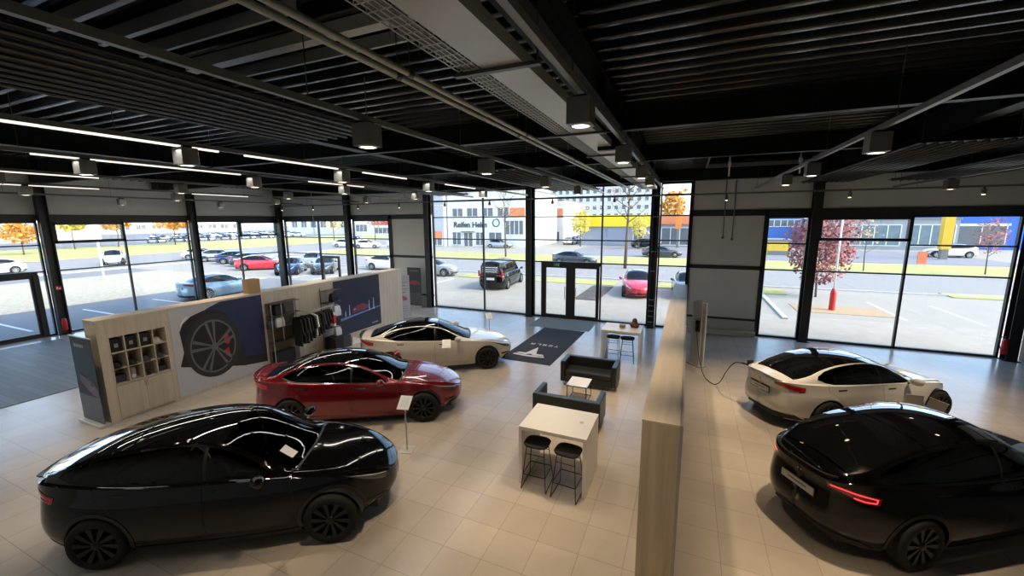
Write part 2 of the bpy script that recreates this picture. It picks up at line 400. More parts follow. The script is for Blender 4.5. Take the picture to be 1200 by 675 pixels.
# lighting tracks (each a thing) and box downlights
def track(x0, y0, x1, y1, z, label, tube=(), w=.055):
    t = thing('lighting_track', label, 'lighting track', ((x0+x1)/2, (y0+y1)/2, z), 0, 'ceiling lighting tracks')
    cx, cy_ = (x0+x1)/2, (y0+y1)/2
    MB().bar((x0-cx, y0-cy_, 0), (x1-cx, y1-cy_, 0), w, .06).build('rail', trkm, t)
    L_ = math.hypot(x1-x0, y1-y0); n = max(2, int(L_/2.7))
    for i in range(n+1):
        f = (i+.15)/(n+.3); MB().tube([(x0-cx+(x1-x0)*f, y0-cy_+(y1-y0)*f, .03), (x0-cx+(x1-x0)*f, y0-cy_+(y1-y0)*f, ZC-z)], .005, 6).build('suspension_rod', rodm, t)
    for (a, b) in tube:
        MB().box(x0-cx-.02, x0-cx+.02, a-cy_, b-cy_, -.055, -.03).build('tube_lamp', tubem, t)
    return t
track(-3.28, -3, -3.28, 17, 5.6, 'plain grey lighting track over the red saloon and the first car')
track(-6.6, -3, -6.6, 17, 5.6, 'lighting track with long lit tubes, over the black car with the paper', tube=((-2.5, 4.1), (4.5, 6.4), (7.1, 8.6), (10.4, 12.2)))
track(-.98, -2, -.98, 17, 5.68, 'lighting track fixed close beside the central roof beam')
track(2.1, -2, 2.1, 17, 5.6, 'lighting track over the two cars standing by the wooden partition')
track(-9.3, -3, -9.3, 17, 5.6, 'lighting track above the wheel picture wall with short lit tubes', tube=((3.0, 6.2), (8, 10)))
track(-12.9, -3, -12.9, 17, 5.6, 'lighting track running above the back of the display wall', tube=((1.5, 5.2),))
track(-16.2, -1, -16.2, 17, 5.55, 'lighting track over the entrance mat aisle', tube=((4, 6.5), (9, 11)))
track(-20.4, 0, -20.4, 17, 5.5, 'lighting track closest to the entrance doors')
track(6.0, 5, 6.0, 17.2, 5.5, 'lighting track between the two ribbed panels near the end wall')
tb = track(-23, 16.9, 9.5, 16.9, 5.42, 'thin lighting pipe running across the whole street glazing')

def spot_box_proto():
    t = thing('box_downlight', '', 'ceiling light')
    MB().box(-.11, .11, -.11, .11, -.26, -.03).build('housing', trkm, t, bevel=.004)
    MB().box(-.06, .06, -.06, .06, -.03, .0).build('mount', plast, t)
    m = MB(); m.lathe([(.0, -.262), (.075, -.262), (.08, -.266), (.0, -.268)], 20); m.build('lens', lampm, t)
    m = MB(); m.lathe([(.078, -.27), (.095, -.27), (.098, -.258), (.08, -.255)], 20); m.build('reflector_ring', chrome, t)
    return t
sp = None
rows = [(-3.28, 5.6, 'plain track over the red saloon', (3.63, 6.5, 9.7, 12.9)),
        (-6.6, 5.6, 'track with long lit tubes', (3.65, 6.5, 9.55, 12.8)),
        (-9.3, 5.6, 'track above the wheel picture', (3.6, 6.5, 9.2, 12.6)),
        (-.98, 5.66, 'track beside the central beam', (3.9, 6.6, 9.2, 11.2)),
        (2.1, 5.6, 'track over the two cars by the partition', (3.6, 6.65, 9.6, 11.9)),
        (-12.9, 5.6, 'track over the display wall', (3.6, 6.9, 10.2, 14.0)),
        (-16.2, 5.55, 'track over the mat aisle', (5.0, 8.5, 12.2)),
        (-20.4, 5.5, 'track closest to the doors', (5.2, 8.8, 12.5)),
        (6.0, 5.5, 'track between the ribbed panels', (10.5, 14.0))]
ordn = ['nearest lamp', 'second lamp', 'third lamp', 'last lamp']
for (x, z, nm, ys) in rows:
    for i, y in enumerate(ys):
        lb = 'square grey box downlight, %s along the %s' % (ordn[i] if len(ys) == 4 or i < 2 else ordn[2], nm)
        if sp is None: sp = spot_box_proto(); sp.location = (x, y, z-.03); tag(sp, lb, 'ceiling light', 'box downlights hanging from the tracks')
        else: copy_tree(sp, (x, y, z-.03), 0, lb, 'box downlights hanging from the tracks', 'ceiling light')
        l = bpy.data.lights.new('downlight_lamp', 'SPOT'); l.energy = 400 if x > -13 else 120; l.color = WARM; l.spot_size = math.radians(62); l.spot_blend = .85; l.shadow_soft_size = .07
        if x > 1: l.energy = 720
        lo = bpy.data.objects.new('downlight_lamp', l); C.objects.link(lo); lo.location = (x, y, z-.33)
# small spots on the cross pipe
sp2 = None
names = ['over the corner column', 'over the first side window', 'over the glass side door', 'above the dark roll-up banner', 'above the lettered building', 'over the dark van', 'above the entrance double door', 'over the red car outside', 'over the grey wall panel', 'above the red leaved tree', 'over the end window']
for i, x in enumerate((-22, -19.5, -16.2, -13.5, -10.8, -8.4, -5.4, -2.8, 1.2, 4.8, 8.0)):
    if sp2 is None:
        sp2 = thing('cylinder_spotlight', '', 'ceiling light')
        MB().lathe([(0, -.2), (.055, -.2), (.055, -.06), (.04, -.04), (0, -.04)], 14).build('housing', trkm, sp2, smooth=True)
        MB().box(-.02, .02, -.02, .02, -.05, .02).build('mount', plast, sp2)
        MB().lathe([(0, -.203), (.04, -.203), (.042, -.207), (0, -.208)], 14).build('lens', lampm, sp2)
        o = sp2; o.location = (x, 16.9, 5.38)
    else: o = copy_tree(sp2, (x, 16.9, 5.38))
    tag(o, 'small round spotlight on the cross pipe, ' + names[i], 'ceiling light', 'small spotlights on the cross pipe')

# conduit pair, trunking, mesh tray
def pipe_thing(x, y0, y1, z, r, label):
    t = thing('ceiling_pipe', label, 'pipe', (x, (y0+y1)/2, z)); h = (y1-y0)/2
    MB().tube([(0, -h, 0), (0, h, 0)], r, 12).build('pipe', galv, t, smooth=True)
    for i in range(8):
        y = -h+.6+i*(2*h-1)/7; MB().tube([(0, y-.03, 0), (0, y+.03, 0)], r*1.25, 12).tube([(0, y, r), (0, y, ZC-z)], .005, 6).build('clamp', rodm, t)
pipe_thing(-2.30, -3, 17.3, 5.76, .026, 'thin galvanised pipe of the pair, the one closer to the central trunking')
pipe_thing(-2.43, -3, 17.3, 5.76, .026, 'thin galvanised pipe of the pair, the one farther from the central trunking')
t = thing('cable_trunking', 'wide pale sheet metal cable trunking beside the central beam', 'cable trunking', (-1.37, 7.2, 5.66))
MB().box(-.17, .17, -10.2, 9.6, 0, .012).box(.155, .17, -10.2, 9.6, .012, .1).box(-.17, -.155, -10.2, 9.6, .012, .1).build('tray', galv, t)
for y in (-4.2, -1.6, .4, 2.4, 4.4, 6.4): MB().box(-.42, .3, y, y+.05, -.03, -.002).tube([(.28, y+.02, -.02), (.28, y+.02, .74)], .006, 6).tube([(-.40, y+.02, -.02), (-.40, y+.02, .74)], .006, 6).build('bracket', rodm, t)
MB().box(-.05, .3, -.42, -.3, -.06, .2).build('joint_cover', blk, t)
t = thing('mesh_cable_tray', 'steel wire mesh cable tray running along the pale trunking', 'cable tray', (-1.665, 7.2, 5.67))
mb = MB()
for dx in (-.09, -.045, 0, .045, .09): mb.bar((dx, -10.2, 0), (dx, 9.6, 0), .006)
y = -10.2
while y < 9.6:
    mb.bar((-.09, y, .0), (.09, y, 0), .006); mb.bar((-.09, y, 0), (-.09, y, .06), .006); mb.bar((.09, y, 0), (.09, y, .06), .006); y += .1
for dx in (-.09, .09): mb.bar((dx, -10.2, .06), (dx, 9.6, .06), .006)
mb.build('wire_mesh', M('bright_wire', (.7, .7, .66), .3, .6, noise=.02), t)
mb = MB()
for dx in (-.05, 0, .05): mb.tube([(dx, -10.2, .02), (dx, 0, .022), (dx, 9.6, .02)], .012, 6)
mb.build('cable', M('cable_grey', (.3, .3, .28), .5, noise=.1), t)
# pale strips added to imitate deck ribs that catch the light
for i, (x0, x1, y, w_, lb) in enumerate(((-5.6, -3.6, 2.07, .05, 'nearest'), (-5.6, -2.3, 2.43, .05, 'second'), (-5.6, -3.2, 2.77, .03, 'third'), (-5.6, -1.7, 3.22, .12, 'widest'), (-5.5, -2.5, 3.62, .03, 'farthest'))):
    tag(MB().box(x0, x1, y, y+w_, 6.28, 6.30).box(x0, x1, y, y+.012, 6.30, 6.40).build('lit_rib_strip', galv), '%s of the pale strips standing for lit ribs of the black deck' % lb, 'highlight', 'strips standing for lit deck ribs')
# white rods by the skylight
for x, lb in ((1.0, 'beside the skylight corner'), (2.75, 'at the middle of the skylight')):
    t = thing('skylight_actuator', 'white opener rod ' + lb, 'window opener', (x, 13.9, 5.75))
    MB().tube([(0, 0, 0), (0, .02, .66)], .02, 10).build('rod', white, t, smooth=True)
    MB().box(-.04, .04, -.03, .05, .3, .42).build('bracket', white, t)

# ------------------------------------------------------------------ wooden partition
t = thing('partition_wall', 'tall pale wood partition between the lounge and the two cars by the street window', 'partition', (-.145, 10.1, 0))
for i, (y0, y1) in enumerate(((-5.45, -1.8), (-1.8, 1.85), (1.85, 5.5))):
    MB().box(-.22, .19, y0+.002, y1-.002, 0, 2.18).build('core', woodp, t)
    MB().box(-.225, .195, y0+.002, y1-.002, 2.18, 2.2).build('top_board', woodtop, t)
MB().box(.19, .225, -5.45, 5.5, 0, 2.2).build('side_cladding', M('grey_cladding', (.32, .32, .31), .5, noise=.04), t)
MB().box(.225, .24, -5.45, 5.5, 0, .1).build('kickboard', galv, t)

# ------------------------------------------------------------------ display wall
FX = -11.74; DY0, DY1, DZ = 4.25, 14.6, 2.4
t = thing('display_wall', 'long pale wood display wall carrying pictures, cubbies and clothes rails', 'display wall', (FX-.25, (DY0+DY1)/2, 0))
def loc(x, y, z=0): return (x-(FX-.25), y-(DY0+DY1)/2, z)
def lbox(mb, x0, x1, y0, y1, z0, z1):
    a = loc(x0, y0); b = loc(x1, y1); return mb.box(a[0], b[0], a[1], b[1], z0, z1)
# cubby section Y 4.35..5.45 built as real recess
CY0, CY1 = 4.43, 5.52; CZ = (.86, 1.23, 1.60, 1.97); dyc = (CY1-CY0)/4
mb = MB()
lbox(mb, FX-.5, FX, DY0, CY0, 0, DZ-.03)                      # end post
lbox(mb, FX-.5, FX, CY0, CY1, CZ[3], DZ-.03)                  # above cubbies
lbox(mb, FX-.5, FX-.4, CY0, CY1, 0, CZ[3])                    # back
lbox(mb, FX-.4, FX-.03, CY0, CY1, 0, CZ[0]-.02)               # cabinet body
y = CY1
while y < DY1-.01:                                            # panels
    y1 = min(y+1.16 if y > CY1 else 5.62, DY1); lbox(mb, FX-.5, FX, y+.002, y1-.002, 0, DZ-.03); y = y1
mb.build('wall_panel', woodm, t)
lbox(MB(), FX-.51, FX+.01, DY0-.01, DY1+.01, DZ-.03, DZ).build('top_board', woodtop, t)
lbox(MB(), FX, FX+.012, 5.5, DY1, 0, .07).build('plinth', woodm, t)
for i in range(5):
    yy = CY0+i*dyc; lbox(MB(), FX-.4, FX+.005, yy-.012, yy+.012, CZ[0], CZ[3]).build('divider', woodm, t)
for z in CZ[:3]: lbox(MB(), FX-.4, FX+.005, CY0, CY1, z-.012, z+.012).build('shelf', woodm, t)
for i in range(2):
    a = CY0+i*2*dyc; d_ = lbox(MB(), FX-.03, FX+.006, a+.004, a+2*dyc-.004, .06, CZ[0]-.03).build('door', woodm, t)
    lbox(MB(), FX+.006, FX+.02, (a+2*dyc-.03) if i == 0 else a+.02, (a+2*dyc-.02) if i == 0 else a+.03, .66, .8).build('handle', chrome, d_)
# goods in cubbies (things)
def box_item(name, label, cat, x, y, z, sx, sy_, sz, m, group=None, lid=None, bev=.008):
    tt = thing(name, label, cat, (x, y, z), 0, group)
    MB().box(-sx/2, sx/2, -sy_/2, sy_/2, 0, sz).build('body', m, tt, bevel=bev)
    if lid: MB().box(-sx/2-.004, sx/2+.004, -sy_/2-.004, sy_/2+.004, sz*.82, sz+.004).build('lid', lid, tt, bevel=.003)
    return tt
colnm = ['cubby column by the end post', 'second cubby column', 'third cubby column', 'cubby column by the wheel picture']
rown = ['bottom', 'middle', 'top']
def mug(label, x, y, z, m):
    tt = thing('mug', label, 'mug', (x, y, z))
    MB().lathe([(0, 0), (.04, 0), (.042, .1), (.037, .1), (.035, .01), (0, .01)], 18).build('body', m, tt, smooth=True)
    MB().tube([(.04, 0, .08), (.065, 0, .075), (.07, 0, .05), (.06, 0, .03), (.04, 0, .025)], .006, 6).build('handle', m, tt, smooth=True)
def cap(label, x, y, z, m):
    tt = thing('baseball_cap', label, 'cap', (x, y, z))
    MB().lathe([(.09, 0), (.092, .03), (.08, .07), (.05, .1), (0, .108)], 16).build('crown', m, tt, smooth=True)
    b = MB(); n = 10; pts = [(.08*math.cos(a), .09*math.sin(a)) for a in [(-PI/2+i*PI/n) for i in range(n+1)]]
    b.prism([(.05, -.09)]+[(.07+p[0], p[1]) for p in pts]+[(.05, .09)], lambda a, c: (a, c, .0), lambda a, c: (a, c, .008)); b.build('peak', m, tt)
for r in range(3):
    for c in range(4):
        yc = CY0+(c+.5)*dyc; z = CZ[r]+.013; xx = FX-.2
        w = '%s row of the %s' % (rown[r], colnm[c])
        if r == 2 and c < 3:
            q = box_item('gift_box', 'black boxed merchandise in the ' + w, 'box', xx, yc, z, .3, .21, .3, fabric)
            MB().box(.15, .153, -.035, .035, .1, .19).build('printed_emblem', M('print_grey', (.25, .25, .25), .5, noise=.05), q)
        elif r == 2: cap('pale folded cap in the ' + w, xx, yc, z, fabricw)
        elif r == 1:
            for k in range(2): cap('%s black cap in the %s' % (('front', 'rear')[k], w), xx+.09-.2*k, yc-.04+.07*k, z, fabricg if c > 1 else fabric)
        elif c == 1: mug('white mug in the ' + w, xx+.1, yc-.03, z, whitep); box_item('small_carton', 'tall pale carton behind the white mug in a cubby', 'box', xx-.06, yc+.03, z, .09, .09, .24, whitep)
        elif c == 2: mug('black and white mug in the ' + w, xx+.1, yc, z, plast)
        else: box_item('small_carton', 'low dark carton in the ' + w, 'box', xx, yc, z, .2, .2, .12 if c else .17, fabricg)

# posters
def poster_flat(mb, poly, x): # poly in (y,z)
    n = len(poly); mb.add([(x, p[0], p[1]) for p in poly], [tuple(range(n))])
    return mb
def ellipse(cy_, cz, ry, rz, n=40): return [(cy_+ry*math.cos(2*PI*i/n), cz+rz*math.sin(2*PI*i/n)) for i in range(n)]
pt = thing('wheel_poster', 'large mounted picture of a blue car front corner with a dark five spoke wheel', 'picture', (FX, 6.82, 1.2))
def PP(name, polys, x, m):
    mb = MB()
    for p in polys: mb.prism([(a-6.82, b-1.2) for a, b in p], lambda a, b: (x, a, b), lambda a, b: (x+.0015, a, b))
    return mb.build(name, m, pt, fixn=True)
PP('backing_board', [[(5.62, .02), (8.03, .02), (8.03, 2.36), (5.62, 2.36)]], .001, M('poster_pale_grey', (.50, .50, .53), .4, noise=.06, scale=1.2))
blueP = [(6.0, 2.0), (6.3, 2.12), (6.55, 2.25), (6.85, 2.35), (8.03, 2.35), (8.03, .5), (7.6, .52), (7.3, .62), (7.25, 1.0), (7.15, 1.35), (6.95, 1.8), (6.6, 2.05), (6.3, 2.03)]
PP('car_body_print', [blueP], .003, M('poster_blue', (.013, .022, .085), .35, noise=.35, scale=1.3))
PP('arch_print', [[(5.80, 1.75), (5.9, 1.95), (6.1, 2.1), (6.4, 2.19), (6.75, 2.17), (7.0, 1.95), (7.2, 1.5), (7.35, .95), (8.03, .8), (8.03, .26), (7.3, .36), (7.0, .45), (6.4, .7), (6.0, .75), (5.72, .85), (5.84, 1.2)]], .0045, M('poster_black', (.01, .01, .013), .4, noise=.2))
PP('sill_print', [[(7.35, .62), (8.03, .5), (8.03, .84), (7.36, .97)]], .006, M('poster_blue', (.018, .032, .12)))
PP('gloss_print', [[(5.82, 1.85), (5.92, 2.0), (6.06, 2.12), (5.97, 2.1), (5.86, 1.98)]], .006, whitep)
PP('tyre_print', [ellipse(6.58, 1.19, .72, .88)], .007, M('poster_tyre', (.022, .022, .025), .5, noise=.2))
PP('rim_print', [ellipse(6.56, 1.17, .585, .735)], .009, M('poster_rimdark', (.008, .008, .009), .4, noise=.2))
cal = [[(6.82, 1.38), (6.95, 1.42), (7.0, 1.2), (6.92, 1.12), (6.84, 1.2)], [(6.82, .98), (6.93, 1.04), (6.96, .85), (6.86, .8)]]
PP('caliper_print', cal, .0105, M('poster_red', (.45, .01, .03), .4, noise=.05))
sp_ = []
for k in range(5):
    a = math.radians(96+72*k)
    for da in (-.17, .17):
        def q(r, off): return (6.58+.585/.735*(r*math.cos(a+off)), 1.15+r*math.sin(a+off))
        sp_.append([q(.09, da*1.5-.25), q(.70, da-.065), q(.70, da+.065), q(.09, da*1.5+.25)])
ring = []
for i in range(40):
    a0, a1 = 2*PI*i/40, 2*PI*(i+1)/40
    ring.append([(6.56+r*.585*math.cos(a), 1.17+r*.735*math.sin(a)) for (r, a) in ((.93, a0), (1.0, a0), (1.0, a1), (.93, a1))])
PP('spoke_print', sp_+ring+[ellipse(6.58, 1.15, .085, .105, 20)], .012, M('poster_spoke', (.12, .12, .13), .4, noise=.3, scale=3))
p2 = thing('car_poster', 'tall dark blue poster with a red car between streaks of light', 'picture', (FX, 11.95, 1.3))
def P2(name, polys, x, m):
    mb = MB()
    for p in polys: mb.prism([(a-11.95, b-1.3) for a, b in p], lambda a, b: (x, a, b), lambda a, b: (x+.0015, a, b))
    return mb.build(name, m, p2)
P2('backing_board', [[(10.75, .25), (13.15, .25), (13.15, 2.35), (10.75, 2.35)]], .001, M('poster_navy', (.014, .019, .045), .35, noise=.4, scale=1, spec=.3))
P2('road_print', [[(11.0, .82), (13.15, 1.0), (13.15, 1.04), (11.0, .9)]], .003, M('poster_streak', (.16, .24, .55), .4, noise=.3, scale=5))
P2('car_print', [[(11.58, 1.0), (12.42, 1.06), (12.46, 1.18), (12.3, 1.25), (12.1, 1.3), (11.8, 1.26), (11.6, 1.16)]], .0045, M('poster_carred', (.20, .02, .04), .4, noise=.4, scale=9))
P2('light_streak_print', [[(a, .95), (a+.05, .95), (a+.04, h_), (a+.02, h_)] for a, h_ in ((11.22, 1.15), (11.42, 1.36), (12.47, 1.36), (12.72, 1.42))]+[[(11.65, 1.12), (11.75, 1.13), (11.74, 1.16), (11.66, 1.15)]], .006, M('poster_glow', (.45, .6, .8), .4, noise=.1))
P2('caption_print', [[(12.6, .36), (12.95, .37), (12.95, .42), (12.6, .41)]], .006, M('print_grey', (.25, .25, .25)))

# open shelf unit with bags and clothes rail
SX = FX+.02
t = thing('shelf_unit', 'dark backed wall shelf unit with four thin shelves between the posters', 'shelf', (SX, 8.62, 0))
MB().box(0, .015, -.52, .52, .05, 2.05).build('back_panel', M('walnut_panel', (.13, .105, .08), .5, noise=.2, scale=5), t)
for z in (2.02, 1.64, 1.25, .80): MB().box(.015, .25, -.5, .5, z, z+.015).build('shelf', rodm, t)
for y in (-.5, -.15, .3, .5): MB().box(.22, .235, y-.008, y+.008, .05 if abs(y) > .4 else .82, 2.03).build('upright', galv, t)
def bag(name, label, x, y, z, sx, sy_, sz, m, handle=True):
    tt = thing(name, label, 'bag', (x, y, z))
    v = []
    mb = MB(); a, b = sx/2, sy_/2
    vs = [(-a, -b, 0), (a, -b, 0), (a, b, 0), (-a, b, 0), (-a*.95, -b*1.03, sz*.5), (a*.98, -b*1.03, sz*.5), (a*.98, b*1.03, sz*.5), (-a*.95, b*1.03, sz*.5), (-a*.6, -b*.9, sz), (a*.6, -b*.9, sz), (a*.6, b*.9, sz), (-a*.6, b*.9, sz)]
    fs = [(0, 3, 2, 1), (8, 9, 10, 11)]
    for k in (0, 4):
        for i in range(4): fs.append((k+i, k+(i+1) % 4, k+4+(i+1) % 4, k+4+i))
    mb.add(vs, fs).build('body', m, tt, bevel=.02)
    if handle: MB().tube([(0, -b*.4, sz), (0, -b*.3, sz+.05), (0, b*.3, sz+.05), (0, b*.4, sz)], .008, 6).build('handle', m, tt, smooth=True)
bag('backpack', 'black rucksack on the upper shelf beside the blue car picture', SX+.13, 8.45, 1.656, .18, .34, .32, fabric)
bag('tote_bag', 'white bag on the shelf directly under the black rucksack', SX+.14, 8.43, 1.266, .14, .28, .30, fabricw)
bag('tote_bag', 'grey bag beside the white one on the same shelf', SX+.12, 8.14, 1.266, .12, .2, .26, fabricg)
tt = thing('folded_garment', 'flat black folded garment lying on the lower shelf', 'garment', (SX+.14, 8.55, .816))
MB().box(-.11, .11, -.28, .28, 0, .03).build('fabric', fabric, tt, bevel=.012)
box_item('storage_basket', 'large black basket standing under the wall shelves', 'basket', SX+.12, 8.5, .0, .19, .66, .5, fabric, bev=.02)
# rail
t = thing('clothes_rail', 'thin steel clothes rail fixed to the wood wall between shelf and poster', 'clothes rail', (FX+.5, 9.4, 1.6))
MB().tube([(0, -.72, -.02), (0, .86, .04)], .012, 10).build('rail', galv, t, smooth=True)
MB().tube([(-.5, -.18, -.0), (0, -.18, -.0)], .01, 8).tube([(-.5, .8, .04), (0, .8, .04)], .01, 8).build('bracket', galv, t)
gl = [(8.78, .98, fabric, 'black'), (8.92, .93, fabric, 'black'), (9.04, .96, fabricg, 'charcoal'), (9.16, .92, fabric, 'black'), (9.28, .86, fabric, 'black'), (9.38, .80, fabricw, 'white'), (9.47, .84, fabric, 'black'), (9.58, .82, fabric, 'black'), (9.68, .80, fabricg, 'charcoal'), (9.78, .72, fabric, 'black'), (9.9, .62, fabric, 'black'), (10.0, .5, fabric, 'black')]
pos = ['at the shelf end of the rail', 'second from the shelf end', 'third from the shelf end', 'fourth from the shelf end', 'fifth from the shelf end', 'the only white one on the rail', 'just past the white one', 'second past the white one', 'third past the white one', 'fourth past the white one', 'short one near the rail end', 'shortest one at the rail end']
for i, (y, h_, m, cn) in enumerate(gl):
    zt = 1.585+(y-9.4)*.04
    tt = thing('hanging_jacket', '%s jacket on a hanger, %s' % (cn, pos[i]), 'jacket', (FX+.5, y, zt), math.radians(random.uniform(-7, 3)), 'jackets on the clothes rail')
    w = .22; th_ = .026
    poly = [(-.03, -.06), (-w, -.11), (-w-.06, -.55*h_-.05), (-w-.0, -.6*h_-.03), (-w+.05, -.3), (-w+.04, -h_), (0, -h_-.01), (w-.04, -h_), (w-.05, -.3), (w, -.6*h_-.03), (w+.06, -.55*h_-.05), (w, -.11), (.03, -.06)]
    MB().prism(poly, lambda a, b: (a, -th_, b), lambda a, b: (a, th_, b)).build('garment', m, tt, bevel=.018)
    MB().tube([(0, 0, -.07), (0, 0, -.02), (.015, 0, .012), (0, 0, .026), (-.014, 0, .012)], .003, 6).build('hanger_hook', chrome, tt)
# second rack near the car poster
t = thing('shelf_rack', 'slim steel shelf rack standing in front of the dark poster edge', 'shelf rack', (FX+.2, 10.42, 0))
mb = MB()
for y in (-.28, .32):
    mb.tube([(-.17, y, .02), (-.17, y, 2.2)], .01, 8)
mb.build('upright', rodm, t)
for z in (2.1, 1.68, 1.14, .78): MB().box(-.17, .15, -.3, .36, z, z+.014).build('shelf', rodm, t)
bag('backpack', 'small dark rucksack on the rack top shelf by the dark poster', FX+.25, 10.5, 1.695, .2, .26, .3, fabric)
bag('tote_bag', 'white bag on the rack middle shelf against the dark poster', FX+.25, 10.6, 1.155, .16, .28, .36, fabricw)
bag('backpack', 'black rucksack beside the white bag on the rack middle shelf', FX+.24, 10.29, 1.155, .16, .22, .3, fabric)
bag('tote_bag', 'pale grey bag on the dark chest in front of the rack', FX+.33, 10.5, .46, .16, .26, .3, fabricw)
bag('folded_pouch', 'small black pouch on the lowest rack shelf', FX+.2, 10.58, .795, .18, .22, .2, fabric)
tt = thing('hanging_bag', 'red and white bag hanging at the end of the clothes rail', 'bag', (FX+.5, 10.16, 1.6))
MB().box(-.12, .12, -.05, .05, -.7, -.2).build('body', fabricw, tt, bevel=.02); MB().box(-.10, .124, -.055, .055, -.6, -.3).build('red_front', fabricr, tt, bevel=.01)
MB().tube([(-.06, 0, -.2), (0, 0, .02), (.06, 0, -.2)], .006, 6).build('strap', fabricw, tt)
box_item('dark_chest', 'black storage chest under the slim shelf rack', 'chest', FX+.36, 10.3, 0, .5, .36, .45, fabric, lid=fabric)
box_item('grey_chest', 'charcoal storage chest beside the black one', 'chest', FX+.34, 10.68, 0, .48, .34, .42, fabricg, lid=fabricg)
tt = thing('white_display_plinth', 'low white wedge plinth on the floor below the dark poster', 'plinth', (FX+.32, 11.15, 0))
MB().prism([(-.24, 0), (.3, 0), (.3, .08), (-.2, .3)], lambda a, b: (-.25, a, b), lambda a, b: (.25, a, b)).build('body', white, tt, bevel=.006)
t = box_item('cardboard_box', 'brown cardboard box standing on top of the display wall', 'box', -12.0, 7.95, 2.4, .28, .36, .42, cardb)
MB().box(-.02, .02, -.182, .182, .421, .424).build('tape', M('tape', (.5, .38, .22), .4, noise=.05), t)

# roll-up banners
def rollup(label, x, y, rz, w, h_, m, extra):
    t = thing('rollup_banner', label, 'banner', (x, y, 0), rz)
    MB().box(-w/2-.02, w/2+.02, -.1, .1, 0, .07).build('base', galv, t, bevel=.01)
    MB().box(-w/2, w/2, -.004, .0, .07, h_).build('sheet', m, t)
    MB().box(-w/2-.01, w/2+.01, -.015, .015, h_, h_+.02).build('top_rail', galv, t)
    MB().tube([(0, .03, .05), (0, .02, h_)], .01, 8).build('pole', galv, t)
    for nm, polys, mm in extra:
        mb = MB()
        for p in polys: mb.prism(p, lambda a, b: (a, -.0055, b), lambda a, b: (a, -.0045, b))
        mb.build(nm, mm, t)
    return t
def R4(a, b, c, d): return [(a, b), (c, b), (c, d), (a, d)]
txt = M('print_grey', (.25, .25, .25)); pw = M('print_white', (.6, .6, .6), .5, noise=.03)
rollup('tall dark roll-up banner with a red car, at the near end of the display wall', -12.15, 4.12, 0, .92, 2.03, M('banner_dark_green', (.018, .023, .024), .5, noise=.3, scale=2, spec=.2),
       [('car_print', [[(-.25, 1.2), (0, 1.12), (.3, .98), (.44, .86), (.42, .68), (.2, .72), (-.1, .86), (-.3, 1.0)]], M('banner_maroon', (.09, .012, .014), .4, noise=.4, scale=6)),
        ('ground_print', [R4(-.46, .08, .46, .68)], M('banner_brown', (.045, .036, .032), .4, noise=.3, scale=4)),
        ('headline_print', [R4(-.32, 1.80, -.22, 1.87), R4(-.20, 1.80, -.1, 1.87), R4(-.08, 1.80, .02, 1.87), R4(.04, 1.80, .1, 1.87)], txt),
        ('roof_highlight_print', [[(-.22, 1.19), (0, 1.11), (-.02, 1.09), (-.23, 1.16)], [(.12, 1.03), (.3, .92), (.28, .90), (.1, 1.0)]], pw)])
rollup('white roll-up banner with a small red car leaning by the end of the display wall', -12.05, 14.95, math.radians(62), .8, 2.0, M('banner_white', (.50, .50, .52), .5, noise=.05, scale=2),
       [('car_print', [[(-.25, .85), (.25, .85), (.28, .95), (.1, 1.08), (-.15, 1.05), (-.28, .95)]], M('banner_pinkred', (.55, .12, .16), .5, noise=.3, scale=9)),
        ('text_print', [R4(-.3, 1.7-.16*i, .3-.1*(i % 2), 1.73-.16*i) for i in range(4)]+[R4(-.3, .55-.1*i, .25, .57-.1*i) for i in range(3)], txt)])
rollup('dark roll-up banner with a red car standing against the grey wall panel', -13.15, 17.4, 0, .86, 2.1, M('banner_black', (.03, .03, .033), .4, noise=.3, scale=2),
       [('car_print', [[(-.34, 1.2), (.32, 1.2), (.36, 1.3), (.1, 1.42), (-.15, 1.4), (-.35, 1.28)]], M('banner_car_red', (.35, .04, .06), .5, noise=.3, scale=9)),
        ('text_print', [R4(-.25, 1.9, .25, 1.94)], txt), ('ground_print', [R4(-.43, .1, .43, .75)], M('banner_grey', (.075, .07, .07), .4, noise=.2))])

# ------------------------------------------------------------------ mats
def letter_rects(ch):
    if ch == 'T': return [R4(0, .78, 1, 1), R4(.39, 0, .61, .66)]
    if ch == 'E': return [R4(0, .8, 1, 1), R4(0, .4, 1, .6), R4(0, 0, 1, .2)]
    if ch == 'S': return [R4(0, .8, 1, 1), R4(0, .6, .22, .8), R4(0, .4, 1, .6), R4(.78, .2, 1, .4), R4(0, 0, 1, .2)]
    if ch == 'L': return [R4(0, 0, .22, 1), R4(.22, 0, 1, .2)]
    if ch == 'A': return [R4(0, .8, 1, 1), R4(0, 0, .22, .62), R4(.78, 0, 1, .62), R4(.22, .42, .78, .62)]
def emblem():  # stylised T: arc bar over a tapering shaft, height 1, width 1
    n = 12; arc_o = [(-.5+i/n, 1-.07*(2*(i/n)-1)**2) for i in range(n+1)]
    bar_ = arc_o+[(.46, .84), (.3, .865)]+[(-.3, .865), (-.46, .84)]
    low_ = [(-.44, .80), (-.28, .825), (-.12, .84), (0, .72), (.12, .84), (.28, .825), (.44, .80), (.38, .68), (.22, .68), (.16, .66), (0, 0), (-.16, .66), (-.22, .68), (-.38, .68)]
    return [bar_, low_]
t = thing('door_mat', 'large black logo mat lying before the street doors', 'mat', (-4.56, 13.75, 0), math.radians(-1.5))
MB().box(-.88, .88, -2.13, 2.13, 0, .008).build('mat_body', M('mat_black', (.018, .02, .028), .9, noise=.35, scale=60), t)
mb = MB()
for i, ch in enumerate('TESLA'):
    for p in letter_rects(ch):
        mb.prism([(.52-(i*.225+q_[0]*.15), -.12-q_[1]*.17) for q_ in p], lambda a, b: (a, b, .008), lambda a, b: (a, b, .0095))
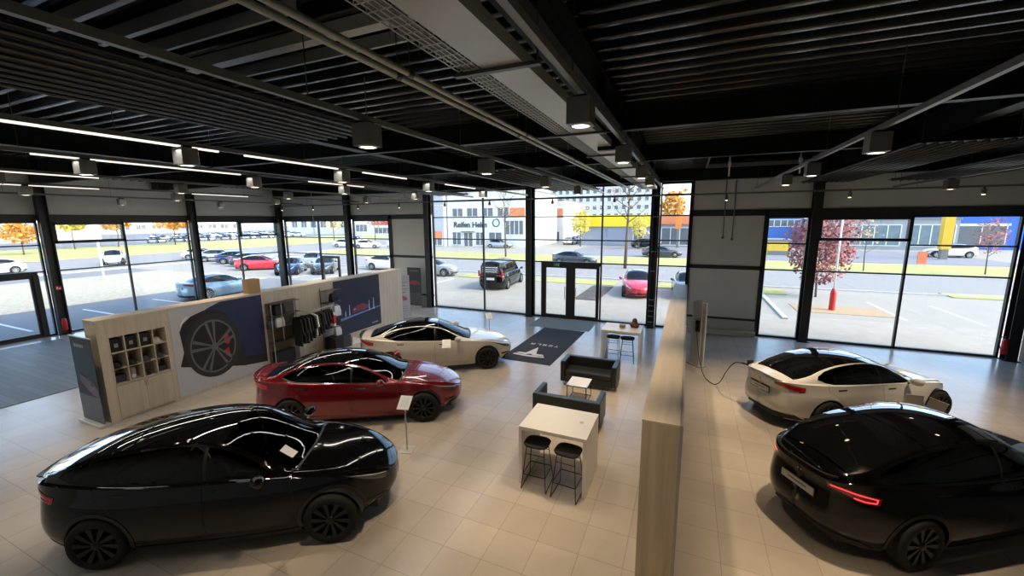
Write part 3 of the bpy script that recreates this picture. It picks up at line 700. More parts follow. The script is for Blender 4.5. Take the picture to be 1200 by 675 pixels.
mb.build('lettering', M('mat_white', (.6, .6, .6), .9, noise=.1, scale=60), t)
mb = MB()
for p in emblem(): mb.prism([(-.12-a*1.15, -.55-(1-(1-b))*1.05) for a, b in p], lambda a, b: (a, b, .008), lambda a, b: (a, b, .0095))
mb.build('emblem', MATS['mat_white'], t)
tag(MB().box(-6.15, -3.5, 15.95, 17.55, 0, .006).build('floor_mat', M('mat_sage', (.19, .21, .185), .85, noise=.12, scale=40)), 'thin grey green entrance mat in front of the double glass doors', 'mat')
mb = MB().box(-22.6, -15.35, 3.2, 7.1, 0, .012)
tag(mb.build('entrance_mat', tiles('ribbed_mat', (.12, .125, .13), (.06, .06, .065), .18, 0, 0, .55, bw=1.9, ms=.008, vary=.18)), 'wide grey ribbed walk-off mat by the side entrance', 'mat')
# ------------------------------------------------------------------ tables, stools, sofas
def high_table(label, x0, x1, y0, y1, h_=1.05):
    t = thing('high_table', label, 'table', ((x0+x1)/2, (y0+y1)/2, 0), 0, 'white bar tables'); a = (x1-x0)/2; b = (y1-y0)/2
    MB().box(-a, a, -b, b, h_-.06, h_).build('tabletop', white, t, bevel=.003)
    for s in (-1, 1): MB().box(s*a-(.06 if s > 0 else 0), s*a+(.06 if s < 0 else 0), -b, b, 0, h_-.06).build('leg_panel', white, t, bevel=.003)
    MB().box(-a+.06, a-.06, -.02, .02, h_-.22, h_-.06).build('apron', white, t)
    return t
q = high_table('white bar table with a small socket lid, in front of the back-turned sofa', -2.46, -1.29, 5.93, 6.88)
MB().lathe([(0, 1.051), (.035, 1.051), (.036, 1.055), (0, 1.056)], 16, c=(.38, .05, 0)).build('socket_lid', galv, q)
high_table('white bar table by the street window with a brown figurine on it', -2.38, -1.17, 12.65, 13.65)
def stool_proto():
    t = thing('bar_stool', '', 'stool')
    mb = MB(); n = 24
    def sq(r, z): return [(r*1.02*(abs(math.cos(a))**.6)*math.copysign(1, math.cos(a)), r*.92*(abs(math.sin(a))**.6)*math.copysign(1, math.sin(a)), z) for a in [2*PI*k/n for k in range(n)]]
    rings = [sq(.06, .742), sq(.17, .742), sq(.205, .752), sq(.215, .775), sq(.20, .79), sq(.14, .783), sq(.05, .778)]
    vs = sum(rings, []); fs = [tuple(range(n)), tuple(range(6*n, 7*n))]
    for i in range(6):
        for k in range(n): fs.append((i*n+k, i*n+(k+1) % n, (i+1)*n+(k+1) % n, (i+1)*n+k))
    mb.add(vs, fs).build('seat', fabric, t, smooth=True)
    for sx in (-1, 1):
        for sy_ in (-1, 1):
            MB().tube([(sx*.15, sy_*.12, .745), (sx*.215, sy_*.235, .01)], .008, 8).build('leg', plast, t, smooth=True)
        MB().tube([(sx*.215, -.235, .01), (sx*.215, .235, .01)], .008, 8).build('sled_base', plast, t)
    MB().tube([(-.195, -.20, .26), (.195, -.20, .26)], .008, 8).tube([(-.195, .20, .26), (.195, .20, .26)], .008, 8).tube([(-.195, -.2, .26), (-.195, .2, .26)], .008, 8).tube([(.195, -.2, .26), (.195, .2, .26)], .008, 8).build('footrest', plast, t)
    MB().tube([(-.17, -.13, .6), (.17, -.13, .6)], .006, 8).tube([(-.17, .13, .6), (.17, .13, .6)], .006, 8).build('brace', plast, t)
    return t
s0 = stool_proto(); s0.location = (-2.15, 6.02, 0); tag(s0, 'black wire-frame bar stool at the foreground table, the one nearer the black car', 'stool', 'bar stools'); s0.rotation_euler = (0, 0, .03)
copy_tree(s0, (-1.60, 5.98, 0), -.06, 'black wire-frame bar stool at the foreground table, the one nearer the partition', 'bar stools')
copy_tree(s0, (-2.03, 12.95, 0), 0, 'black bar stool at the window table, the one nearer the logo mat', 'bar stools')
copy_tree(s0, (-1.58, 12.93, 0), .08, 'black bar stool at the window table, on the partition side', 'bar stools')
def sofa(label, x, y, rz):
    t = thing('sofa', label, 'sofa', (x, y, 0), rz)   # faces -y
    W_, D_ = .76, .36
    MB().box(-W_+.13, W_-.13, -D_+.0, D_-.13, .10, .28).build('base', leather, t, bevel=.015)
    MB().box(-W_+.135, W_-.135, -D_+.01, D_-.16, .28, .42).build('seat_cushion', leather, t, bevel=.03)
    MB().box(-W_+.01, W_-.01, D_-.15, D_, .10, .675).build('backrest', leather, t, bevel=.03)
    for s in (-1, 1):
        MB().box(min(s*W_, s*(W_-.13)), max(s*W_, s*(W_-.13)), -D_, D_+.005, .10, .68).build('armrest', leather, t, bevel=.03)
    for sx in (-1, 1):
        for s_ in (-1, 1): MB().tube([(sx*(W_-.08), s_*(D_-.07), .10), (sx*(W_-.08), s_*(D_-.07), 0)], [.018, .014], 8).build('leg', chrome, t)
sofa('black leather two seat sofa facing the viewer behind the little white table', -2.27, 10.68, math.radians(0))
sofa('black leather two seat sofa seen from behind, next to the foreground bar table', -2.25, 8.42, PI)
t = thing('coffee_table', 'small square white topped table on thin black legs between the sofas', 'table', (-2.32, 9.63, 0))
MB().box(-.26, .26, -.3, .3, .43, .45).build('tabletop', white, t, bevel=.003)
for sx in (-1, 1):
    for s_ in (-1, 1): MB().box(sx*.24-.008, sx*.24+.008, s_*.28-.008, s_*.28+.008, .0, .43).build('leg', plast, t)
MB().box(-.24, .24, -.288, -.272, .415, .43).box(-.24, .24, .272, .288, .415, .43).box(-.248, -.232, -.28, .28, 0, .012).box(.232, .248, -.28, .28, 0, .012).box(-.24, .24, .272, .288, 0, .012).build('rail', plast, t)
# items on window table
t = thing('figurine', 'rounded brown figurine with a domed head on the window bar table', 'figurine', (-1.43, 13.35, 1.05))
brn = M('brown_glaze', (.17, .06, .04), .45, noise=.35, scale=18, bump=.3)
MB().lathe([(0, 0), (.12, 0), (.14, .04), (.13, .1), (.10, .14), (.085, .17), (0, .18)], 24).build('body', brn, t, smooth=True)
MB().lathe([(0, .15), (.07, .16), (.085, .2), (.075, .25), (.04, .285), (0, .295)], 20).build('head', brn, t, smooth=True)
for s in (-1, 1): MB().tube([(s*.10, -.02, .13), (s*.12, -.08, .08), (s*.03, -.13, .06)], [.035, .032, .025], 8).build('arm', brn, t, smooth=True)
t = thing('pastry_dish', 'small beige patterned box beside the brown figurine', 'box', (-1.78, 13.1, 1.05))
MB().box(-.09, .09, -.07, .07, 0, .10).build('body', M('beige_card', (.35, .27, .19), .7, noise=.4, scale=25), t, bevel=.02)
MB().box(-.094, .094, -.074, .074, .085, .11).build('lid', M('beige_card2', (.42, .34, .26), .7, noise=.2, scale=25), t, bevel=.01)
# sign stands
def sign(label, x, y, rz, h_=1.0):
    t = thing('sign_stand', label, 'sign', (x, y, 0), rz, 'car information stands')
    MB().box(-.14, .14, -.14, .14, 0, .012).build('base', galv, t, bevel=.003)
    MB().tube([(0, 0, .012), (0, 0, h_-.02)], .014, 10).build('pole', galv, t, smooth=True)
    mm = Matrix.Translation((0, 0, h_)) @ Matrix.Rotation(math.radians(35), 4, 'Y')
    b = MB().box(-.15, .15, -.12, .12, -.006, .006, mm).build('board', whitep, t)
    MB().box(-.11, .1, -.08, .08, .0065, .0075, mm).build('printed_sheet', M('print_pale', (.62, .66, .70), .4, noise=.08, scale=30), t)
    return t
sign('white information board on a pole before the black car nose, beside the red saloon', -4.9, 6.0, math.radians(-75), 1.0)
sign('white information board between the red saloon and the pearl white one', -6.1, 9.4, math.radians(-60), 1.07)
sign('small information board beyond the pearl white saloon, by the logo mat', -6.5, 12.9, math.radians(-50), 1.07)
t = thing('double_sign_stand', 'pair of grey tilted sign panels between the two cars by the street window', 'sign', (4.42, 9.95, 0), math.radians(-30))
MB().box(-.14, .14, -.14, .14, 0, .012).build('base', galv, t)
MB().tube([(0, 0, .012), (0, 0, .9)], .014, 10).build('pole', galv, t)
for s in (-1, 1):
    mm = Matrix.Translation((s*.15, 0, .93)) @ Matrix.Rotation(math.radians(s*12), 4, 'Y') @ Matrix.Rotation(math.radians(50), 4, 'X')
    MB().box(-.13, .13, -.13, .13, -.008, .008, mm).build('board', M('taupe_board', (.20, .17, .14), .5, noise=.1), t)
    MB().box(-.135, .135, -.14, -.13, -.01, .012, mm).box(-.135, .135, .13, .14, -.01, .012, mm).build('board_edge', white, t)
# wall box panel and cable
t = thing('charging_display', 'tall white freestanding panel pair with a charging cable, behind the wood partition', 'display panel', (.44, 13.42, 0), math.radians(45))
MB().prism([(-.18, 0), (.06, 0), (.06, 2.08), (-.18, 2.12)], lambda a, b: (-.06, a, b), lambda a, b: (-.02, a, b)).build('narrow_panel', whitep, t, bevel=.004)
MB().prism([(-.26, 0), (.26, 0), (.26, 2.0), (-.26, 2.0)], lambda a, b: (.02, a, b), lambda a, b: (.07, a, b)).build('wide_panel', whitep, t, bevel=.004)
MB().box(-.12, .14, -.3, .26, 0, .04).build('foot', galv, t)
MB().box(-.1, -.06, -.15, .0, 1.1, 1.45).build('charger_body', plast, t, bevel=.01)
cab = [(.40, 13.28, 1.3), (.44, 13.1, .95), (.50, 12.8, .5), (.62, 12.4, .12), (.76, 12.1, .02), (.9, 11.9, .02), (1.02, 11.7, .18), (1.12, 11.48, .55), (1.26, 11.28, .88), (1.42, 11.17, .95)]
def spline(pts, n=8):
    out = []; P_ = [Vector(p) for p in pts]; P_ = [2*P_[0]-P_[1]]+P_+[2*P_[-1]-P_[-2]]
    for i in range(1, len(P_)-2):
        for k in range(n):
            u = k/n; a, b, c, d = P_[i-1:i+3]
            out.append(.5*((2*b)+(c-a)*u+(2*a-5*b+4*c-d)*u*u+(3*b-a-3*c+d)*u**3))
    out.append(P_[-2]); return out
tag(MB().tube(spline(cab), .012, 8).build('charging_cable', plast, smooth=True), 'black charging cable sagging from the white panel to the white car', 'cable')
# extinguishers, cable column
def extinguisher(label, x, y, z, hose=1):
    t = thing('fire_extinguisher', label, 'fire extinguisher', (x, y, z))
    MB().lathe([(0, 0), (.075, 0), (.08, .02), (.08, .40), (.06, .46), (.025, .49), (0, .49)], 20).build('cylinder', redp, t, smooth=True)
    MB().lathe([(0, .48), (.025, .48), (.025, .54), (0, .54)], 12).box(-.02, .1, -.012, .012, .54, .56).build('valve', plast, t)
    MB().tube(spline([(0, 0, .52), (-.1, -.03, .56), (-.17, -.05, .42), (-.14, -.06, .25), (-.09, -.05, .1)]), .01, 6).build('hose', plast, t, smooth=True)
    MB().box(-.03, .03, .078, .1, .2, .3).build('wall_bracket', plast, t)
extinguisher('red fire extinguisher at the column foot beside the side entrance', XA+.48, 7.5, .22)
extinguisher('red fire extinguisher with a looped hose at the column in the far corner', 9.35, D-.45, .25)
for (x, y, lb) in ((XA+.38, 7.55, 'small red and white fire sign on the column beside the side entrance'),):
    t = thing('fire_sign', lb, 'sign', (x, y, 1.85)); MB().box(-.004, .004, -.09, .09, 0, .18).build('plate', redp, t); MB().box(.004, .006, -.06, -.01, .04, .14).box(.004, .006, .02, .06, .04, .1).build('symbol', whitep, t)
t = thing('exit_sign', 'small green running-figure sign above the street double door', 'sign', (-5.45, D-.1, 2.42))
MB().box(-.14, .14, -.01, .01, 0, .16).build('plate', M('exit_green', (.02, .35, .16), .4, noise=.03), t)
mb = MB().box(-.02, .02, -.012, -.01, .1, .13); mb.prism([(-.05, .03), (-.02, .03), (.0, .06), (.04, .03), (.05, .04), (.01, .08), (.02, .1), (-.02, .1), (-.03, .06)], lambda a, b: (a, -.012, b), lambda a, b: (a, -.0105, b)); mb.box(.07, .12, -.012, -.01, .02, .14)
mb.build('symbol', whitep, t)
t = thing('cable_riser', 'bundle of clamped cables running down the middle column to the floor', 'cable riser', (-1.25, D-.38, 0))
MB().tube([(-.06, 0, .05), (-.06, 0, 5.5)], .025, 8).tube([(0, 0, .05), (0, 0, 5.5)], .02, 8).tube([(.06, 0, .05), (.06, 0, 5.5)], .025, 8).build('cable', plast, t, smooth=True)
for z in (.25, .5, .72, .95, 1.2, 2.4, 3.2, 4.6): MB().box(-.1, .1, -.03, .04, z, z+.03).build('clamp', galv, t)
MB().box(-.11, .11, -.06, .06, 0, .16).build('floor_outlet', plast, t)
t = thing('wall_conduits', 'two thin drop pipes on the grey wall panel', 'pipe', (1.4, D-.06, 3.75))
for dx, z0 in ((-.16, .06), (.16, 0)): MB().tube([(dx, 0, z0), (dx, 0, 2.2)], .018, 8).build('pipe', trkm, t, smooth=True); MB().lathe([(0, z0-.06), (.05, z0-.05), (.045, z0+.02), (0, z0+.03)], 12, c=(dx, 0, 0)).build('end_cap', trkm, t, smooth=True)
t = thing('pendant_rod', 'thin white rod hanging from the ceiling before the side window', 'pendant', (-19.9, 17.2, 3.9))
MB().tube([(0, 0, 0), (0, 0, 2.52)], .014, 8).build('rod', galv, t); MB().box(-.12, .12, -.03, .03, -.03, .0).build('end_bar', galv, t)

# ------------------------------------------------------------------ cars
def interp(tab, x):
    if x <= tab[0][0]: return tab[0][1]
    for (a, u), (b, v) in zip(tab, tab[1:]):
        if x <= b:
            t = (x-a)/(b-a); return u+(v-u)*t
    return tab[-1][1]
def smooth_tab(tab, n=6):
    # catmull-rom densify (monotone-ish)
    P_ = [tab[0]]+list(tab)+[tab[-1]]; out = []
    for i in range(1, len(P_)-2):
        for k in range(n):
            u = k/n; a, b, c, d = P_[i-1], P_[i], P_[i+1], P_[i+2]
            x = b[0]+(c[0]-b[0])*u
            m1 = (c[1]-a[1])/max(c[0]-a[0], 1e-6)*(c[0]-b[0]); m2 = (d[1]-b[1])/max(d[0]-b[0], 1e-6)*(c[0]-b[0])
            out.append((x, (2*u**3-3*u*u+1)*b[1]+(u**3-2*u*u+u)*m1+(-2*u**3+3*u*u)*c[1]+(u**3-u*u)*m2))
    out.append(tab[-1]); return out

SALOON = dict(nose=2.28, tail=-2.41, wb=1.4375, hw=.925, wr=.335, zs=[(-2.41, 1.03), (-2.2, 1.035), (-1.8, 1.02), (-1.2, .985), (-.4, .955), (.4, .93), (1.0, .90), (1.5, .84), (1.9, .74), (2.15, .645), (2.28, .57)],
    zc=[(-2.41, 1.085), (-2.25, 1.09), (-2.05, 1.11), (-1.7, 1.235), (-1.3, 1.365), (-.9, 1.43), (-.5, 1.443), (-.15, 1.415), (.1, 1.355), (.5, 1.185), (.88, .99), (1.0, .965), (1.4, .91), (1.8, .825), (2.1, .70), (2.28, .59)],
    zr=[(-2.41, 1.06), (-2.2, 1.07), (-2.0, 1.075), (-1.7, 1.16), (-1.3, 1.285), (-.9, 1.345), (-.5, 1.36), (-.2, 1.335), (.1, 1.265), (.5, 1.075), (.72, .965), (1.0, .925), (1.5, .865), (1.9, .77), (2.15, .66), (2.28, .58)],
    yr=[(-2.41, .62), (-2.0, .63), (-1.5, .585), (-1.0, .575), (-.5, .58), (0, .61), (.5, .68), (.9, .72), (2.3, .7)],
    cowl=.95, header=-.02, rtop=-1.08, rbot=-2.03, win=(.60, -1.62), back_slope=0.0)
CROSS = dict(nose=2.27, tail=-2.45, wb=1.445, hw=.955, wr=.36, zs=[(-2.45, 1.06), (-2.2, 1.12), (-1.8, 1.12), (-1.2, 1.09), (-.4, 1.06), (.4, 1.04), (1.0, 1.0), (1.5, .93), (1.9, .825), (2.15, .72), (2.27, .64)],
    zc=[(-2.45, 1.10), (-2.33, 1.20), (-2.2, 1.255), (-1.95, 1.36), (-1.5, 1.505), (-1.0, 1.59), (-.5, 1.622), (-.1, 1.605), (.2, 1.54), (.6, 1.33), (.98, 1.09), (1.1, 1.06), (1.5, .99), (1.85, .90), (2.1, .785), (2.27, .66)],
    zr=[(-2.45, 1.08), (-2.3, 1.16), (-2.1, 1.22), (-1.8, 1.33), (-1.4, 1.44), (-1.0, 1.495), (-.5, 1.53), (-.1, 1.50), (.2, 1.42), (.6, 1.19), (.82, 1.07), (1.1, 1.02), (1.6, .945), (1.9, .855), (2.15, .74), (2.27, .65)],
    yr=[(-2.45, .60), (-2.1, .60), (-1.5, .60), (-1.0, .60), (-.5, .61), (0, .64), (.6, .70), (.95, .74), (2.3, .71)],
    cowl=1.03, header=.06, rtop=-1.12, rbot=-2.2, win=(.68, -1.95), back_slope=0)
VANB = dict(nf=3.2, nr=8, nose=2.45, tail=-2.55, wb=1.6, hw=.96, wr=.34, zs=[(-2.55, 1.08), (-1, 1.08), (.4, 1.07), (1.2, 1.05), (1.7, 1.0), (2.1, .92), (2.45, .80)],
    zc=[(-2.55, 1.78), (-2.45, 1.90), (-2.2, 1.93), (0, 1.93), (.5, 1.88), (.8, 1.75), (1.2, 1.42), (1.55, 1.15), (1.7, 1.10), (2.1, 1.02), (2.45, .86)],
    zr=[(-2.55, 1.70), (-2.45, 1.8), (-2.2, 1.82), (0, 1.82), (.5, 1.76), (.8, 1.6), (1.2, 1.28), (1.45, 1.10), (1.7, 1.06), (2.1, .98), (2.45, .83)],
    yr=[(-2.55, .74), (0, .76), (.8, .78), (1.4, .8), (2.45, .75)],
    cowl=1.62, header=.62, rtop=-2.3, rbot=-2.44, win=(1.3, -2.3), back_slope=0)

class Surf:
    def __init__(s, d):
        s.d = d; s.zs = smooth_tab(d['zs']); s.zc = smooth_tab(d['zc']); s.zr = smooth_tab(d['zr']); s.yr = smooth_tab(d['yr'])
        pts = []; N = 400
        for i in range(N+1):
            a = PI*i/N; n = d.get('nf', 2.55) if a < PI/2 else d.get('nr', 3.5)
            pts.append((math.copysign(abs(math.cos(a))**(2/n), math.cos(a)), abs(math.sin(a))**(2/n)))
        A = (d['nose']-d['tail'])/2; L_ = [0]
        for p, q in zip(pts, pts[1:]): L_.append(L_[-1]+math.hypot((p[0]-q[0])*A, (p[1]-q[1])*d['hw']))
        s.L = L_[-1]; s.tab = [(l, *p) for l, p in zip(L_, pts)]; s.A = A; s.X0 = (d['nose']+d['tail'])/2
    def ref(s, u):
        T = s.tab; lo, hi = 0, len(T)-1
        u = min(max(u, 0), s.L)
        while hi-lo > 1:
            m = (lo+hi)//2
            if T[m][0] <= u: lo = m
            else: hi = m
        a, b = T[lo], T[hi]; t = (u-a[0])/max(b[0]-a[0], 1e-9); return a[1]+(b[1]-a[1])*t, a[2]+(b[2]-a[2])*t
    def ext(s, z):
        d = s.d; zz = z/ s.zs[len(s.zs)//2][1]
        nf = interp([(.15, -.20), (.25, -.10), (.38, -.01), (.5, 0), (.62, -.015), (.72, -.05), (.85, -.10), (1.1, -.12), (2, -.2)], zz)
        nr = interp([(.15, .22), (.28, .10), (.40, .01), (.55, 0), (.75, .03), (.9, .045), (1.0, .02), (1.1, 0), (2, 0)], zz)
        w = interp([(.15, .90), (.24, .955), (.35, .985), (.5, 1), (.68, 1), (.8, .985), (.9, .955), (1.0, .925), (1.1, .90), (2, .85)], zz)
        return d['nose']+nf, d['tail']+nr, d['hw']*w
    def low(s, u, z, off=0, sgn=1):
        cx, syy = s.ref(u); f, r, w = s.ext(z); a = (f-r)/2; m = (f+r)/2
        if off:
            cx2, sy2 = s.ref(u+.01); t = Vector(((cx2-cx)*a, (sy2-syy)*w)); 
            if u > s.L-.011: cx2, sy2 = s.ref(u-.01); t = -Vector(((cx2-cx)*a, (sy2-syy)*w))
            if t.length > 1e-9: t.normalize()
            nx, ny = (-t.y, t.x); 
            if ny*1+0 < -1e-6: pass
            # outward normal: away from the middle
            if nx*cx*a+ny*syy*w < 0: nx, ny = -nx, -ny
            return (m+a*cx+nx*off, sgn*(w*syy+ny*off), z)
        return (m+a*cx, sgn*w*syy, z)
    def u_of(s, x, z):
        f, r, w = s.ext(z); a = (f-r)/2; m = (f+r)/2; c = max(-1, min(1, (x-m)/a))
        T = s.tab; lo, hi = 0, len(T)-1
        while hi-lo > 1:
            k = (lo+hi)//2
            if T[k][1] >= c: lo = k
            else: hi = k
        p, q = T[lo], T[hi]; t = (c-p[1])/((q[1]-p[1]) or 1e-9); return p[0]+(q[0]-p[0])*t
    def xref(s, u): return s.X0+s.A*s.ref(u)[0]
    def zsu(s, u): return interp(s.zs, s.xref(u))
    def ux(s, x): # u for the upper surface from x (approx)
        u = s.u_of(x, interp(s.zs, x))
        for _ in range(3):
            u = s.u_of(x, s.zsu(u))
        return u
    def upp(s, u, w, off=0):
        sg = 1
        if w > 1: w = 2-w; sg = -1
        x, ye, zs = s.low(u, s.zsu(u)); xr = x
        zr = max(interp(s.zr, xr), zs+.004); zc = max(interp(s.zc, xr), zr+.004)
        yr = min(interp(s.yr, xr), .8*ye); yb = ye-min(.05, .12*ye); zb = zs+.012*min(1, ye/.5)
        if w < .1: t = w/.1; y = ye+(yb-ye)*t; z = zs+(zb-zs)*t
        elif w < .5:
            t = (w-.1)/.4; y = yb+(yr-yb)*t; z = zb+(zr-zb)*t; h_ = max(zr-zb, 0); bu = .035*min(1, h_/.3)*math.sin(PI*t); y += bu; z += bu*.5
            if h_ < .12: z += (1-h_/.12)*.012*math.sin(PI*t)
        else:
            t = (w-.5)/.5; y = yr*(1-t); z = zr+(zc-zr)*(1-(1-t)**2.2)
        p = (x, sg*y, z)
        return (p[0], p[1], p[2]+off)

def pip(p, poly):
    x, y = p; c = False; n = len(poly); j = n-1
    for i in range(n):
        xi, yi = poly[i]; xj, yj = poly[j]
        if (yi > y) != (yj > y) and x < (xj-xi)*(y-yi)/(yj-yi)+xi: c = not c
        j = i
    return c
def dens(poly, st_, closed=True):
    out = []; n = len(poly)
    for i in range(n if closed else n-1):
        a, b = poly[i], poly[(i+1) % n]; k = max(1, int(math.ceil(math.hypot(a[0]-b[0], a[1]-b[1])/st_)))
        for j in range(k): out.append((a[0]+(b[0]-a[0])*j/k, a[1]+(b[1]-a[1])*j/k))
    if not closed: out.append(poly[-1])
    return out
def inset(poly, d):
    # move every vertex inward by d (signed area aware)
    n = len(poly); A = sum(poly[i][0]*poly[(i+1) % n][1]-poly[(i+1) % n][0]*poly[i][1] for i in range(n)); s = 1 if A > 0 else -1
    out = []
    for i in range(n):
        p, a, b = Vector(poly[i]), Vector(poly[i-1]), Vector(poly[(i+1) % n])
        e1 = (p-a); e2 = (b-p)
        if e1.length < 1e-9 or e2.length < 1e-9: out.append(poly[i]); continue
        e1.normalize(); e2.normalize(); n1 = Vector((-e1.y, e1.x))*s; n2 = Vector((-e2.y, e2.x))*s; m = n1+n2
        if m.length < 1e-3: m = n1
        m = m/ max(m.length_squared/2, .4); out.append((p.x+m.x*d, p.y+m.y*d))
    return out
def patch(mb, outer, holes, fmap, sx, sy_=None, sw=1.0):
    """triangulate outer minus holes on a grid; fmap maps (a,b) to 3-D; the b axis is scaled by sw for triangle quality"""
    sy_ = sy_ or sx
    sc = lambda P_: [(a, b*sw) for a, b in P_]
    outer = sc(outer); holes = [sc(h) for h in holes]
    pts = []; edges = []
    for poly in [outer]+holes:
        o = len(pts); pts += poly; edges += [(o+i, o+(i+1) % len(poly)) for i in range(len(poly))]
    xs = [p[0] for p in outer]; ys = [p[1] for p in outer]
    a = min(xs)+sx/2
    while a < max(xs):
        b = min(ys)+sy_/2
        while b < max(ys):
            q = (a+random.uniform(-.02, .02)*sx, b)
            if pip(q, outer) and not any(pip(q, h) for h in holes): pts.append(q)
            b += sy_
        a += sx
    r = delaunay_2d_cdt([Vector(p) for p in pts], edges, [], 0, 1e-5)
    vs, fs = r[0], r[2]; V_ = [fmap(p.x, p.y/sw) for p in vs]; F_ = []
    for f in fs:
        c = (sum(vs[i].x for i in f)/len(f), sum(vs[i].y for i in f)/len(f))
        if pip(c, outer) and not any(pip(c, h) for h in holes): F_.append(tuple(f))
    used = sorted({i for f in F_ for i in f}); mp = {i: k for k, i in enumerate(used)}
    mb.add([V_[i] for i in used], [tuple(mp[i] for i in f) for f in F_])
    return mb
def flip_out(o, c=(0, 0, .6)):
    me = o.data; C0 = Vector(c); bm = bmesh.new(); bm.from_mesh(me); bm.faces.ensure_lookup_table()
    for f in bm.faces:
        m = f.calc_center_median(); 
        if f.normal.dot(m-C0) < 0: f.normal_flip()
    bm.to_mesh(me); bm.free()

def wheel_mb(r, w, style):
    """returns dict of mesh builders, wheel axis = y, outer face at +y"""
    tyre = MB(); ri = r-.10 if style != 'aero' else r-.105
    tyre.lathe([(ri, -w/2), (r-.03, -w/2), (r-.004, -w/2+.03), (r, -w/4), (r, w/4), (r-.004, w/2-.03), (r-.03, w/2), (ri, w/2-.005), (ri-.01, w/2-.03), (ri-.012, -w/2)], 40, axis='y')
    rim = MB(); rim.lathe([(ri-.002, w/2-.012), (ri+.006, w/2-.008), (ri+.006, w/2-.02), (ri-.012, w/2-.03), (ri-.03, 0), (.02, -.01), (0, -.01)], 36, axis='y')
    sp_ = MB(); n = 10
    for k in range(n):
        a = 2*PI*k/n
        def pt(rad, ang, y): return (rad*math.cos(ang), y, rad*math.sin(ang))
        tw = .12 if style == 'turbine' else 0.0
        w0, w1 = (.20, .13) if style != 'aero' else (.24, .10)
        y1 = w/2-.012; y0 = w/2-.035
        q = [pt(.05, a-w0, y1-.01), pt(.05, a+w0, y1-.01), pt(ri, a+tw+w1, y1), pt(ri, a+tw-w1, y1), pt(.05, a-w0, y0-.01), pt(.05, a+w0, y0-.01), pt(ri, a+tw+w1*.8, y0-.01), pt(ri, a+tw-w1*.8, y0-.01)]
        sp_.add(q, [(0, 1, 2, 3), (7, 6, 5, 4), (0, 4, 5, 1), (1, 5, 6, 2), (2, 6, 7, 3), (3, 7, 4, 0)])
    hub = MB().lathe([(0, w/2-.004), (.045, w/2-.006), (.06, w/2-.02), (.06, w/2-.05), (0, w/2-.05)], 20, axis='y')
    return tyre, rim, sp_, hub

